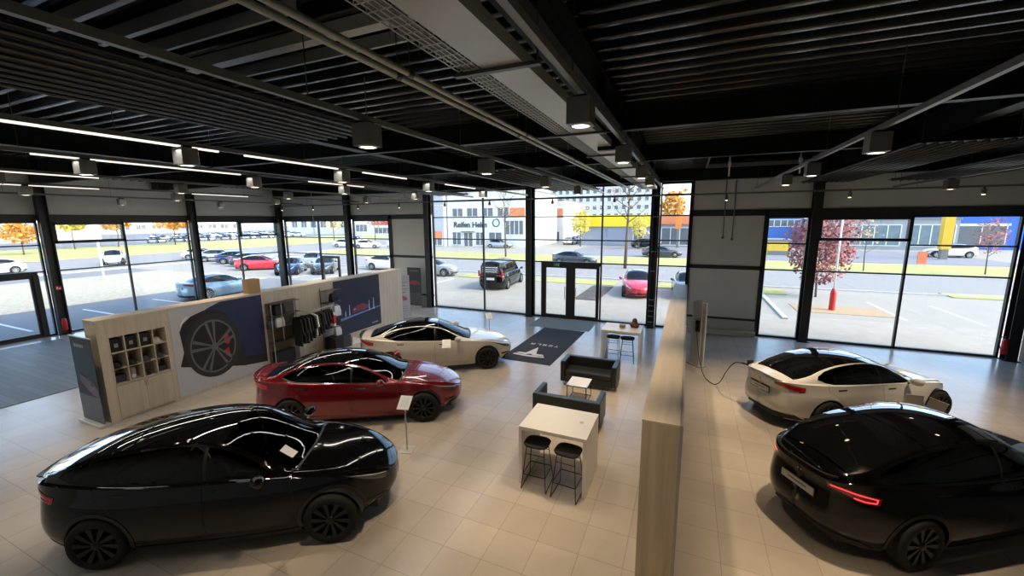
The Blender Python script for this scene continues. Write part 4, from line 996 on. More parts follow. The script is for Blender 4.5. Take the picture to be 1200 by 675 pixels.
def make_car(key, spec, label, paint, loc_, rz, trim=None, wheelm=None, style='turbine', res=1.0, interior=True, seatm=None, name='car', cat='car', plate_on=True, lit=False, roofm=None, intm=None):
    s = Surf(spec); T = thing(name, label, cat, loc_, rz); d = spec; wb, wr = d['wb'], d['wr']; trim = trim or M('gloss_black_trim', (.004, .004, .004), .2, spec=.25, noise=.1); wheelm = wheelm or rimdark; roofm = roofm or roofg
    G = .05*res; ZB = .17
    def arch(c): return [(s.u_of(c+(wr+.045)*math.cos(a), max(ZB-.05, wr-.0+(wr+.045)*math.sin(a))), wr+(wr+.045)*math.sin(a)) for a in [2*PI*i/36 for i in range(36)]]
    arches = [arch(wb), arch(-wb)]
    def xz(P_, st_=.06): # side-view polygon -> (u,z)
        return [(s.u_of(x, z), z) for x, z in dens(P_, st_)]
    zsx = lambda x: interp(s.zs, x)
    fd0, fd1, rd1 = d['cowl']-.02, -.13, -wb+.12
    zt = .010
    def topline(xa, xb, n=8): return [(xa+(xb-xa)*i/n, zsx(xa+(xb-xa)*i/n)-.004) for i in range(n+1)]
    zl = .30 if spec is not VANB else .25
    fdoor = [(fd1, zl), (fd0-.06, zl), (fd0+.0, .55), (fd0-.08, zsx(fd0-.1)-.004)]+topline(fd0-.1, fd1)[1:]
    rdoor = [(rd1+.28, zl), (fd1-.008, zl)]+topline(fd1-.008, -wb-.02)+[(-wb+.0, .88 if spec is SALOON else .98), (rd1+.05, .78 if spec is SALOON else .86), (rd1+.20, .60), (rd1+.27, .45)]
    for sgn, sd_ in ((-1, 'a'), (1, 'b')):
        F_ = lambda u, z: s.low(u, z, 0, sgn)
        outer = [(s.L*i/90, ZB+(.03*(1-abs(2*i/90-1)))) for i in range(91)]+[(s.L*i/90, s.zsu(s.L*i/90)) for i in range(90, -1, -1)]
        holes = arches+[xz(fdoor), xz(rdoor)]
        mb = MB(); patch(mb, outer, holes, F_, G*1.6, G)
        # cab side (pillars, rails, rear quarter) w 0..0.5
        u0, u1 = 0.0, s.L
        us = [s.L*i/90 for i in range(91)]
        ucowl = s.ux(d['cowl']-.06); urear = s.ux(d['rbot']-.02)
        cabo = [(u, 0) for u in us if ucowl < u < urear]+[(urear, 0), (urear, .5), ]+[(u, .5) for u in reversed(us) if ucowl < u < urear]+[(ucowl, .5), (ucowl, 0)]
        wf, wr_ = d['win']
        # side glass outline in (x,w)
        top = [(wf-.02, .30), (wf-.14, .42), (wf-.35, .455), (0, .465), (-.6, .465), (-1.1, .46), (wr_+.22, .44), (wr_+.06, .38)] if spec is not VANB else [(wf-.1, .35), (wf-.3, .46), (0, .47), (-2.0, .47), (wr_, .44)]
        bot = [(wr_+.02, .28), (wr_+.16, .16), (wr_+.34, .12), (-.6, .11), (0, .11), (wf-.1, .11), (wf+.02, .15)] if spec is not VANB else [(wr_, .14), (-1, .11), (0, .11), (wf, .12)]
        wpoly = dens([(s.ux(x), w) for x, w in top+bot], .05)
        patch(mb, cabo, [wpoly], lambda u, w: (lambda p: (p[0], sgn*p[1], p[2]))(s.upp(u, w)), G*1.2, G*1.2, 1.0)
        if sgn == -1: bodyL = mb
        else:
            bodyL.add(mb.v, mb.f); b = bodyL.build('body_shell', paint, T, smooth=True, fixn=False); flip_out(b)
        # trim ring + glass
        ring = MB(); patch(ring, inset(wpoly, -.022), [inset(wpoly, .004)], lambda u, w: (lambda p: (p[0], sgn*(p[1]+.003), p[2]+.002))(s.upp(u, w)), .08, .08)
        ring.build('window_trim', trim, T, smooth=True, fixn=False)
        # front and rear side windows, split at B pillar
        ub = s.ux(fd1)
        for nm, dp, pred in (('door', fdoor, lambda u: u < ub), ('door', rdoor, lambda u: u >= ub)):
            dm = MB(); patch(dm, inset(xz(dp), .0035), [a for a in arches], F_, G*1.6, G)
            do = dm.build(nm, paint, T, smooth=True, fixn=False); flip_out(do)
            lo = [(min(u, ub-.02), w) if nm == 'door' and dp is fdoor else (max(u, ub+.02), w) for u, w in wpoly]
            # remove duplicates
            q = [];
            for p in lo:
                if not q or math.hypot(p[0]-q[-1][0], p[1]-q[-1][1]) > 1e-4: q.append(p)
            g = MB(); patch(g, q, [], lambda u, w: (lambda p: (p[0], sgn*p[1], p[2]))(s.upp(u, w)), G*1.2, G*1.2)
            g.build('side_window', cglass if dp is rdoor else cglass2, do, smooth=True, fixn=False)
            hx = (fd1+.22) if dp is fdoor else (-wb+.30); hz = zsx(hx)-.085
            hp = xz([(hx-.10, hz-.013), (hx+.10, hz-.013), (hx+.10, hz+.013), (hx-.10, hz+.013)], .05)
            h_ = MB(); patch(h_, hp, [], lambda u, z: s.low(u, z, .004, sgn), .05, .02); h_.build('door_handle', trim if trim is chrome else plast, do, smooth=True, fixn=False)
        bp = dens([(ub-.022, .10), (ub+.022, .10), (ub+.022, .47), (ub-.022, .47)], .05)
        pm = MB(); patch(pm, bp, [], lambda u, w: (lambda p: (p[0], sgn*(p[1]+.002), p[2]))(s.upp(u, w)), .05, .05); pm.build('pillar_cover', plast, T, smooth=True, fixn=False)
        # sill cladding
        sill = xz([(-wb+wr+.06, ZB), (wb-wr-.06, ZB), (wb-wr-.06, .26), (-wb+wr+.06, .26)], .1)
        sm_ = MB(); patch(sm_, sill, [], lambda u, z: s.low(u, z, .006, sgn), .12, .05); sm_.build('sill_trim', plast if spec is not SALOON or paint is P_BLACK else paint, T, smooth=True, fixn=False)
        # arch lips for crossover
        if spec is CROSS:
            for c in (wb, -wb):
                rg = MB(); n = 30
                for i in range(n+1):
                    a = PI*i/n*1.16-.08*PI
                    for rr in (wr+.035, wr+.085):
                        z = max(ZB, wr+rr*math.sin(a)); u = s.u_of(c+rr*math.cos(a), z); rg.v.append(s.low(u, z, .006, sgn))
                for i in range(n): rg.f.append((2*i, 2*i+1, 2*i+3, 2*i+2))
                rg.build('arch_trim', M('dark_arch_trim', (.014, .014, .015), .35, noise=.1), T, smooth=True, fixn=False)
        # lights
        hu = [s.u_of(x, zsx(x)-.03) for x in (1.55, 1.80, 1.98, 2.10)]
        hl_ = [(hu[0], zsx(1.55)-.012), (hu[1], zsx(1.80)-.012), (hu[2], zsx(1.98)-.012), (hu[3]-.04, zsx(2.10)-.02), (hu[3]-.10, zsx(2.10)-.09), (hu[3]-.02, zsx(2.1)-.125), (hu[2], zsx(1.98)-.115), (hu[1], zsx(1.80)-.075)]
        hl_ = [(u, min(z, s.zsu(u)-.004)) for u, z in dens(hl_, .04)]
        hm = MB(); patch(hm, hl_, [], lambda u, z: s.low(u, z, .004, sgn), .05, .03); ho_ = hm.build('headlight', headl, T, smooth=True, fixn=False)
        hs = [(hu[0]-.04, zsx(1.58)-.022), (hu[1], zsx(1.80)-.024), (hu[2], zsx(1.98)-.026), (hu[3]-.06, zsx(2.10)-.035), (hu[3]-.06, zsx(2.10)-.055), (hu[2], zsx(1.98)-.045), (hu[1], zsx(1.80)-.04)]
        hm = MB(); patch(hm, [(u, min(z, s.zsu(u)-.008)) for u, z in dens(hs, .04)], [], lambda u, z: s.low(u, z, .007, sgn), .05, .03); hm.build('light_strip', M('headlight_strip', (.7, .72, .74), .2, noise=.02), ho_, smooth=True, fixn=False)
        fog = [(.42, .36), (.74, .36), (.80, .42), (.46, .40)]
        fm = MB(); patch(fm, dens(fog, .05), [], lambda u, z: s.low(u, z, .004, sgn), .06, .03); fm.build('bumper_duct', plast, T, smooth=True, fixn=False)
        L_ = s.L; zt_ = s.zsu(L_)-.055
        tl = [(L_-.42, zt_+.035), (L_-.62, zt_+.035), (L_-.86, zt_+.0), (L_-1.02, zt_-.02), (L_-.98, zt_-.11), (L_-.80, zt_-.11), (L_-.60, zt_-.045), (L_-.42, zt_-.02)]
        tl = [(u, min(z, s.zsu(u)-.006)) for u, z in dens(tl, .05)]
        tm = MB(); patch(tm, tl, [], lambda u, z: s.low(u, z, .005, sgn), .05, .03); to = tm.build('taillight', tail, T, smooth=True, fixn=False)
        strip = [(L_-.46, zt_+.02), (L_-.60, zt_+.02), (L_-.84, zt_-.012), (L_-.98, zt_-.035), (L_-.95, zt_-.095), (L_-.82, zt_-.095), (L_-.70, zt_-.075), (L_-.70, zt_-.058), (L_-.82, zt_-.078), (L_-.94, zt_-.078), (L_-.955, zt_-.045), (L_-.83, zt_-.028), (L_-.60, zt_+.004), (L_-.46, zt_+.006)]
        if spec is not VANB:
            tm = MB(); patch(tm, dens([(u, min(z, s.zsu(u)-.01)) for u, z in strip], .05), [], lambda u, z: s.low(u, z, .008, sgn), .05, .03); tm.build('light_strip', taillit if lit else M('red_lens_bright', (.85, .03, .05), .2, noise=.02), to, smooth=True, fixn=False)
        # mirror
        x0 = d['cowl']-.42; y0 = d['hw']-.04; z0 = zsx(x0)+.08
        mm = MB(); n = 14
        prof = [(0, 0), (.06, .03), (.09, .08), (.095, .14), (.08, .20), (0, .225)]
        for (rr, yy) in prof:
            for k in range(n):
                a = 2*PI*k/n; mm.v.append((x0+rr*1.0*math.cos(a)+.02*(yy/.19), sgn*(y0+yy), z0+rr*.85*math.sin(a)+yy*.1))
        for i in range(len(prof)-1):
            for k in range(n): mm.f.append((i*n+k, i*n+(k+1) % n, (i+1)*n+(k+1) % n, (i+1)*n+k))
        mo = mm.build('wing_mirror', paint, T, smooth=True)
        mg = MB(); mg.v = [(x0-.072, sgn*(y0+.04), z0-.04), (x0-.06, sgn*(y0+.16), z0-.03), (x0-.06, sgn*(y0+.16), z0+.055), (x0-.072, sgn*(y0+.04), z0+.06)]; mg.f = [(0, 1, 2, 3)]; mg.build('mirror_glass', chrome, mo)
        MB().bar((x0+.02, sgn*(y0-.05), z0-.08), (x0+.02, sgn*(y0+.06), z0-.01), .03).build('mirror_arm', plast, mo)
        # wheels
        for c in (wb, -wb):
            ty, ri, sp_, hub = wheel_mb(wr, .235, style)
            wo = ty.build('wheel', rubber, T, smooth=True); wo.location = (c, sgn*(d['hw']-.125), wr); wo.rotation_euler = (0, 0, 0 if sgn > 0 else PI)
            ri.build('rim', M('rim_inner_black', (.01, .01, .01), .5, .3, noise=.1), wo, smooth=True)
            sp_.build('spokes', wheelm, wo); hub.build('hub_cap', wheelm, wo, smooth=True)
            wl = MB()  # wheel well
            n = 20; rr = wr+.05
            for i in range(n+1):
                a = PI*i/n
                for yy in (.45, d['hw']*.9): wl.v.append((c+rr*math.cos(a), sgn*yy, wr-.1+rr*math.sin(a)+.09))
            for i in range(n): wl.f.append((2*i, 2*i+1, 2*i+3, 2*i+2))
            wl.build('wheel_liner', plast, T, smooth=True, fixn=False)
    # upper centre panels
    U = lambda u, w: s.upp(u, w)
    def band(xf, xr, w0, w1, n=14):   # polygon with curved ends; xf(w), xr(w) give x
        ws = [w0+(w1-w0)*i/n for i in range(n+1)]
        P_ = [(s.ux(xf(w)), w) for w in ws]+[(s.ux(xr(w)), w) for w in reversed(ws)]
        return dens(P_, .08)
    wc = lambda w: abs(1-w)
    cowl = lambda w: d['cowl']-.26*wc(w)**2
    hoodp = [(s.L*i/200, 0.002) for i in range(0, 200) if s.L*i/200 < s.ux(d['cowl']-.07)]
    hoodo = hoodp+[(s.ux(d['cowl']-.07), .002)]+[(s.ux(max(cowl(w)+.02, d['cowl']-.07)), w) for w in [.15*i for i in range(1, 13)]]+[(s.ux(d['cowl']-.07), 1.998)]+[(u, 1.998) for u, w in reversed(hoodp)]
    hm = MB(); patch(hm, dens(hoodo, .1), [], U, G*1.3, G*1.6); ho = hm.build('bonnet', paint, T, smooth=True, fixn=False); flip_out(ho)
    wp = band(cowl, lambda w: d['header']-.05*wc(w)**2, .515, 1.485)
    m_ = MB(); patch(m_, inset(wp, .003), [], U, G*1.3, G*1.3); m_.build('windscreen', cglass2, T, smooth=True, fixn=False)
    rp = band(lambda w: d['header']-.012-.05*wc(w)**2, lambda w: d['rtop'], .515, 1.485)
    m_ = MB(); patch(m_, inset(rp, .003), [], U, G*1.6, G*1.6); o_ = m_.build('roof_panel', roofm, T, smooth=True, fixn=False); flip_out(o_)
    bpn = band(lambda w: d['rtop']-.01, lambda w: d['rbot'], .515, 1.485)
    m_ = MB(); patch(m_, inset(bpn, .003), [], U, G*1.3, G*1.3); o_ = m_.build('rear_window', roofm if spec is not VANB else roofm, T, smooth=True, fixn=False); flip_out(o_)
    # rail filler between w .5 and .515 and cowl strip
    for sg in (0, 1):
        w0, w1 = (.497, .52) if sg == 0 else (1.48, 1.503)
        a, b = s.ux(d['cowl']-.09), s.ux(d['rbot']-.02)
        m_ = MB(); patch(m_, dens([(a, w0), (b, w0), (b, w1), (a, w1)], .08), [], U, .1, .1); o_ = m_.build('roof_rail', paint if spec is VANB else paint, T, smooth=True, fixn=False)
    cw = band(lambda w: cowl(w)+.03, lambda w: cowl(w)-.002, .42, 1.58)
    m_ = MB(); patch(m_, cw, [], lambda u, w: s.upp(u, w, .003), .06, .06); m_.build('cowl_trim', plast, T, smooth=True, fixn=False)
    # boot lid
    b0 = s.ux(d['rbot']-.02); ub_ = [u for u in [s.L*i/200 for i in range(201)] if u > b0]
    bo = [(b0, .002)]+[(u, .002) for u in ub_]+[(u, 1.998) for u in reversed(ub_)]+[(b0, 1.998)]
    m_ = MB(); patch(m_, dens(bo, .08), [], U, G, G*1.5); bt = m_.build('boot_lid', paint, T, smooth=True, fixn=False); flip_out(bt)
    # lip on the tail
    lp = MB(); n = 24
    for i in range(n+1):
        f = i/n; u = s.L-.02-.55*abs(2*f-1)
        sg = 1 if f < .5 else -1; p = s.low(u, s.zsu(u)); cz = interp(s.zc, p[0])
        for dx, dz in ((.10, .0), (-.008, .028), (-.006, .014), (.03, -.01)): lp.v.append((p[0]+dx, sg*p[1]*.97, max(p[2], cz-.05*abs(2*f-1)**2)+dz))
    for i in range(n):
        for k in range(3): lp.f.append((4*i+k, 4*i+k+1, 4*i+5+k, 4*i+4+k))
    if spec is not VANB: lp.build('boot_lip', plast if paint is P_PEARL or paint is P_BLACK else paint, bt, smooth=True, fixn=False)
    # nose details
    for nm, P_, mt in (('lower_grille', [(0, .24), (.62, .26), (.60, .33), (0, .34)], plast),):
        for sg in (-1, 1):
            m_ = MB(); patch(m_, dens(P_, .06), [], lambda u, z: s.low(u, z, .005, sg), .08, .04); m_.build(nm, mt, T, smooth=True, fixn=False)
    for sg in (-1, 1):
        L_ = s.L; P_ = [(L_, .20), (L_-.95, .22), (L_-.80, .34), (L_, .36)]
        m_ = MB(); patch(m_, dens(P_, .06), [], lambda u, z: s.low(u, z, .006, sg), .08, .04); m_.build('rear_diffuser', plast, T, smooth=True, fixn=False)
    xt = d['tail']; zp = s.zsu(s.L)-.27
    f, r, w = s.ext(zp)
    if plate_on:
        po = MB().box(r-.022, r-.008, -.26, .26, zp-.055, zp+.055).build('licence_plate', plate, T, bevel=.003)
        MB().box(r-.024, r-.022, -.15, .15, zp-.008, zp+.012).build('plate_text', M('plate_print', (.18, .18, .18), .5, noise=.05), po)
        # frame around
        MB().box(r-.012, r-.004, -.275, .275, zp-.07, zp-.055).box(r-.012, r-.004, -.275, .275, zp+.055, zp+.07).box(r-.012, r-.004, -.275, -.26, zp-.07, zp+.07).box(r-.012, r-.004, .26, .275, zp-.07, zp+.07).build('plate_frame', plast, po)
    if spec is not VANB:
        m_ = MB(); ze = zp+.17; f2, re, _ = s.ext(ze)
        for p in emblem(): m_.prism([(-a*.075, ze+(b-.5)*.08) for a, b in p], lambda a, b: (re-.010, a, b), lambda a, b: (re-.004, a, b))
        m_.build('emblem', chrome, T)
    # underbody and interior
    MB().box(-wb+wr+.08, wb-wr-.08, -d['hw']*.86, d['hw']*.86, ZB+.01, .24).box(wb-.45, d['nose']-.25, -.5, .5, ZB+.02, .42).box(d['tail']+.2, -wb+.45, -.5, .5, ZB+.02, .5).build('underbody', plast, T)
    if interior:
        sm = seatm or M('seat_black', (.03, .03, .032), .6, noise=.1); dz = .10 if spec is CROSS else (.25 if spec is VANB else 0)
        def seat(x, y, wd):
            b = MB().box(x-.25, x+.25, y-wd/2, y+wd/2, .28+dz, .50+dz)
            mt = Matrix.Translation((x-.25, y, .46+dz)) @ Matrix.Rotation(math.radians(-20), 4, 'Y')
            so_ = b.build('seat', sm, T, bevel=.05)
            MB().box(-.08, .06, -wd/2, wd/2, 0, .58, mt).build('seat_back', sm, so_, bevel=.05)
            for yy in ((0,) if wd < .7 else (-.35, .35)): MB().box(-.06, .05, yy-.12, yy+.12, .62, .78, mt).build('headrest', sm, so_, bevel=.03)
        seat(-.05, .38, .5); seat(-.05, -.38, .5); seat(-.95, 0, 1.2)
        MB().box(.32, .62, -.68, .68, .72+dz*.8, .84+dz*.8).build('dashboard', intm or plast, T, bevel=.03)
        MB().box(.26, .28, -.19, .19, .82+dz, .98+dz).build('centre_screen', plast, T)
        mt = Matrix.Translation((.22, .38, .80+dz)) @ Matrix.Rotation(math.radians(65), 4, 'Y')
        ring = MB(); ring.tube([mt @ Vector((.17*math.cos(a), .17*math.sin(a), 0)) for a in [2*PI*i/24 for i in range(25)]], .014, 8, cap=False); ring.build('steering_wheel', plast, T, smooth=True)
        MB().box(-1.9, .9, -.78, .78, .26, .29).build('cabin_floor', plast, T)
    return T

carA = make_car('a', CROSS, 'black crossover with a white paper on its windscreen, in the foreground before the cubby wall', P_BLACK, (-6.10, 3.66, 0), math.radians(32), style='turbine')
# paper on windscreen
sA = Surf(CROSS)
m_ = MB(); uu = sA.ux(.80); pp = dens([(uu-.10, 1.27), (uu+.08, 1.24), (uu+.11, 1.34), (uu-.07, 1.37)], .06)
tmp = MB(); patch(tmp, pp, [], lambda u, w: sA.upp(u, w, .012), .08, .05)
o = tmp.build('price_sheet', whitep, carA, fixn=False)
carB = make_car('b', SALOON, 'deep red saloon with a black glass roof and chrome window trim', P_RED, (-6.95, 7.16, 0), math.radians(29), trim=chrome, style='aero')
carC = make_car('c', SALOON, 'pearl white saloon with black wheels beside the logo mat', P_PEARL, (-7.11, 10.60, 0), math.radians(32), style='star', seatm=M('seat_black', (.03, .03, .032)))
carD = make_car('d', SALOON, 'white saloon plugged into the charging cable behind the wood partition', P_WHITE, (3.70, 11.55, 0), math.radians(33), style='star')
carE = make_car('e', CROSS, 'black crossover with lit red tail lamps next to the plugged in white saloon', P_BLACK, (3.66, 7.82, 0), math.radians(34), style='turbine', lit=True)
# charge flap of the plugged car
MB().box(-2.10, -1.93, .76, .775, .94, 1.07).build('charge_flap', plast, carD)
m_ = MB().tube([(-2.04, .76, .93), (-2.08, .85, .95), (-2.12, .92, .95)], .022, 8); m_.build('charge_plug', plast, carD, smooth=True)
# ------------------------------------------------------------------ outside
asph = M('asphalt', (.20, .20, .205), .9, noise=.12, scale=1.5)
conc = tiles('pale_paving', (.36, .33, .275), (.33, .31, .28), .5, 0, 0, .85, ms=.006, vary=.04, noise=.08)
yard = M('yard_concrete', (.33, .31, .26), .9, noise=.1, scale=.6)
roadm = M('road_asphalt', (.27, .26, .245), .9, noise=.08, scale=1)
grass = M('autumn_grass', (.40, .38, .13), .95, noise=.35, scale=.7, bump=.3)
gravm = M('beige_gravel', (.42, .37, .27), .95, noise=.55, scale=4, bump=.5)
kerb = M('kerb_stone', (.5, .49, .46), .8, noise=.1, scale=4)
paintw = M('road_paint', (.75, .75, .75), .7, noise=.1, scale=4)
st('ground_yard', MB().box(-420, 260, -60, 420, -.3, -.06), yard)
def slab(name, m, x0, x1, y0, y1, z=-.04, kind='structure'):
    o = MB().box(x0, x1, y0, y1, -.08, z).build(name, m); o['kind'] = kind; return o
slab('ground_paving', conc, -23.9, 60, D+.05, 22.4, -.03)
slab('ground_parking', yard, -30, 60, 22.4, 28.4, -.035)
slab('ground_road', roadm, -52, 90, 31.8, 41.2, -.035)
slab('ground_side_lot', asph, -52, XA-.1, -30, 22.4, -.035)
slab('ground_side_lot_paved', yard, -52, -30, 22.4, 31.8, -.035)
slab('ground_side_road', roadm, -72, -53, -60, 200, -.03)
slab('ground_lot_far', asph, -220, -108, 30, 160, -.03)
slab('ground_lot_yellow_shop', M('lot_blue_asphalt', (.22, .22, .24), .9, noise=.08, scale=1), -16, 30, 53, 72, -.03)
for i, (x0, x1, y0, y1) in enumerate(((-52, -10.2, 42, 51.5), (-9.3, 60, 42, 51.5), (-108, -72, -40, 100))): slab('grass_verge', grass, x0, x1, y0, y1, .0, 'stuff')
for (x0, x1, y0, y1) in ((-17.2, -13.9, 28.6, 30.6), (-10.4, -4.6, 28.4, 30.6), (-4.0, 5.7, 28.6, 30.6), (14.2, 40, 31.0, 32.6)): slab('grass_strip', grass, x0, x1, y0, y1, .0, 'stuff')
slab('gravel_bed', gravm, -47, -31.5, -5, 22.3, -.01, 'stuff'); slab('gravel_bed', gravm, 11.5, 60, D+.3, 21.2, -.01, 'stuff')
slab('planting_bed', M('dark_mulch', (.09, .075, .06), .95, noise=.5, scale=12, bump=.6), -5.9, -4.5, 22.7, 27.9, .0, 'stuff')
slab('leaf_litter', M('fallen_leaves', (.40, .29, .17), .95, noise=.5, scale=14, bump=.5), 5.2, 9.0, 23.6, 25.6, -.015, 'stuff')
for (y0, y1) in ((31.6, 31.8), (41.2, 41.4)): slab('trim_kerb', kerb, -52, 90, y0, y1, .03)
for x in (-53, -72.2): slab('trim_kerb', kerb, x, x+.2, -60, 200, .03)
for k in range(9): slab('road_marking', paintw, 9.2+k*2.6-.05, 9.2+k*2.6+.05, 23.2, 27.6, -.03)
for k in range(7): slab('road_marking', paintw, -17-k*2.6-.05, -17-k*2.6+.05, 23.2, 27.6, -.03)
for k in range(3): slab('road_marking', paintw, -29.5, -25.5, 7.2+k*3.1, 7.32+k*3.1, -.03)
slab('trim_kerb', kerb, 4.2, 4.4, 21.5, 29.5, .05)

def override(root, src, new):
    def rec(o):
        if o.type == 'MESH':
            for sl in o.material_slots:
                if sl.material == src: sl.link = 'OBJECT'; sl.material = new
        for c in kids(o): rec(c)
    rec(root)
proto = make_car('o', SALOON, 'light silver blue saloon parked outside the side windows, seen past the cardboard box', P_SKY, (-27.0, 16.0, -.035), math.radians(92), wheelm=rimsilver, style='star', interior=False, res=2.2)
protoY = make_car('p', CROSS, 'white crossover crossing the side road, facing the side entrance', P_WHITE, (-59.2, 24.0, -.03), math.radians(-25), wheelm=rimsilver, interior=False, res=2.2)
def cc(src, sp_, x, y, a, label, paint, z=-.035, group=None):
    o = copy_tree(src, (x, y, z), math.radians(a), label, group); override(o, sp_, paint); return o
cc(proto, P_SKY, -2.75, 26.1, -82, 'bright red saloon parked nose-in facing the street doors', P_BRED)
cc(proto, P_SKY, .25, 26.4, -86, 'midnight blue grey saloon parked next to the bright red one', P_GREY)
cc(proto, P_SKY, -10.6, 41.0+.0, 0, 'dark saloon driving along the street behind the glass doors', P_GREY)
cc(proto, P_SKY, -38.0, 26.6, 42, 'bright red saloon parked outside, end of the diagonal row', P_BRED)
for x, y, p, lb in ((-42.0, 28.6, P_GREY, 'dark grey saloon in the diagonal row, next to the red one'), (-46.3, 29.8, P_BLUE, 'deep blue saloon in the middle of the diagonal row'), (-51.0, 30.6, P_SILV, 'silver saloon in the diagonal row, second from its road end'), (-56.0, 31.6, P_WHITE, 'white saloon at the road end of the diagonal row')):
    cc(proto, P_SKY, x, y, 42, lb, p)
cc(proto, P_SKY, -58.0, 14.6, -90, 'white saloon on the side road beyond the entrance door', P_WHITE)
cc(proto, P_SKY, -32.6, 25.4, -52, 'deep blue saloon outside the corner side window, closest to the corner column', P_BLUE)
cc(proto, P_SKY, -30.2, 27.0, -52, 'dark grey saloon seen behind the glass side door', P_GREY)
cc(proto, P_SKY, -35.8, 30.4, -52, 'silver saloon behind the deep blue one by the corner window', P_SILV)
cc(proto, P_SKY, -26.2, 31.0, 12, 'white saloon outside the narrow window by the grey panel', P_WHITE)
cc(proto, P_SKY, -19.8, 28.9, 4, 'silver saloon half hidden at the edge of the street glazing', P_SILV)
cc(proto, P_SKY, -2.8, 53.2, 4, 'dark grey saloon parked beyond the grass opposite', P_GREY)
cc(protoY, P_WHITE, -6.0, 68.5, 0, 'black crossover before the yellow banded shop', P_BLACK)
cc(protoY, P_WHITE, 27.8, 63.2, 184, 'white crossover by the yellow sign tower', P_WHITE)
cc(proto, P_SKY, -29.2, 62.5, 0, 'grey saloon in front of the lettered white building', P_SILV)
van = make_car('v', VANB, 'black van with a dark rear window parked outside the street glazing', P_BLACK, (-11.95, 26.0, -.035), math.radians(96), wheelm=rimsilver, style='star', interior=False, res=2.2, name='van', cat='van', roofm=P_BLACK)
tmpv = MB().box(-2.60, -2.53, -.66, .66, 1.12, 1.66); tmpv.build('rear_glass', roofg, van, bevel=.02)
mb = MB()
for z in (1.25, 1.38, 1.52): mb.box(-2.66, -2.60, -.5, .5, z, z+.04)
mb.build('rear_rack', whitep, van)
MB().box(-2.60, -2.56, -.26, .26, .72, .83).build('rear_plate', whitep, van)
for s_ in (-1, 1): MB().box(-2.60, -2.5, s_*.79-.05, s_*.79+.05, .95, 1.35).build('tall_taillight', tail, van, bevel=.01)

def join_tree(root, name):
    mb = MB(); mats = []; idx = []
    def rec(o, mtx):
        mt = mtx @ Matrix.LocRotScale(o.location, o.rotation_euler, o.scale) if o != root else mtx
        if o.type == 'MESH' and len(o.data.polygons):
            m_ = o.material_slots[0].material
            if m_ not in mats: mats.append(m_)
            k = mats.index(m_); mb.add([mt @ v.co for v in o.data.vertices], [tuple(p.vertices) for p in o.data.polygons]); idx.extend([k]*len(o.data.polygons))
        for c in kids(o): rec(c, mt)
    rec(root, Matrix())
    o = mb.build(name, mats, fixn=False, smooth=True); o.data.polygons.foreach_set('material_index', idx); o.data.update(); return o
far = join_tree(proto, 'parked_car')
PN = {P_WHITE: 'white', P_SILV: 'silver', P_GREY: 'dark grey', P_BLUE: 'deep blue', P_SKY: 'pale blue', P_BLACK: 'black', P_BRED: 'red'}
ORD = ['first', 'second', 'third', 'fourth', 'fifth', 'sixth', 'seventh', 'eighth', 'ninth', 'tenth']
used_far = [False]
def farcopy(x, y, a, p, label, group):
    if not used_far[0]: o = far; used_far[0] = True
    else: o = far.copy(); C.objects.link(o)
    o.location = (x, y, -.03); o.rotation_euler = (0, 0, math.radians(a)); tag(o, label, 'car', group)
    for sl in o.material_slots:
        if sl.material == P_SKY: sl.link = 'OBJECT'; sl.material = p
    return o
PL = [P_WHITE, P_SILV, P_GREY, P_WHITE, P_BLUE, P_SILV, P_WHITE, P_SKY, P_BLACK]
k = 0
for i, X_ in enumerate((-113, -121, -131, -143)):
    for j in range(8):
        p = PL[(k*5+i) % 9]
        farcopy(X_, 54+j*5.4+i*5, 10+random.uniform(-4, 4), p, '%s car, %s along %s row of the wide lot' % (PN[p], ORD[j], ('the front', 'the second', 'the third', 'the rearmost')[i]), 'distant cars in the wide lot'); k += 1
for n_, (x, y, a, p) in enumerate(((-57, 56, 20, P_BRED), (-51, 55, 20, P_SILV), (-62, 63, 20, P_WHITE), (-46, 57.5, 20, P_BLUE), (-68, 70, 20, P_GREY))):
    farcopy(x, y, a, p, '%s car parked beyond the verge, seen through the side windows by the corner' % PN[p], 'parked cars beyond the verge')
for j in range(7):
    farcopy(-20.6-j*.5, 76+j*5.2, 88, PL[j], '%s car, %s in the line between the white and the yellow shop' % (PN[PL[j]], ORD[j]), 'cars between the two shops')

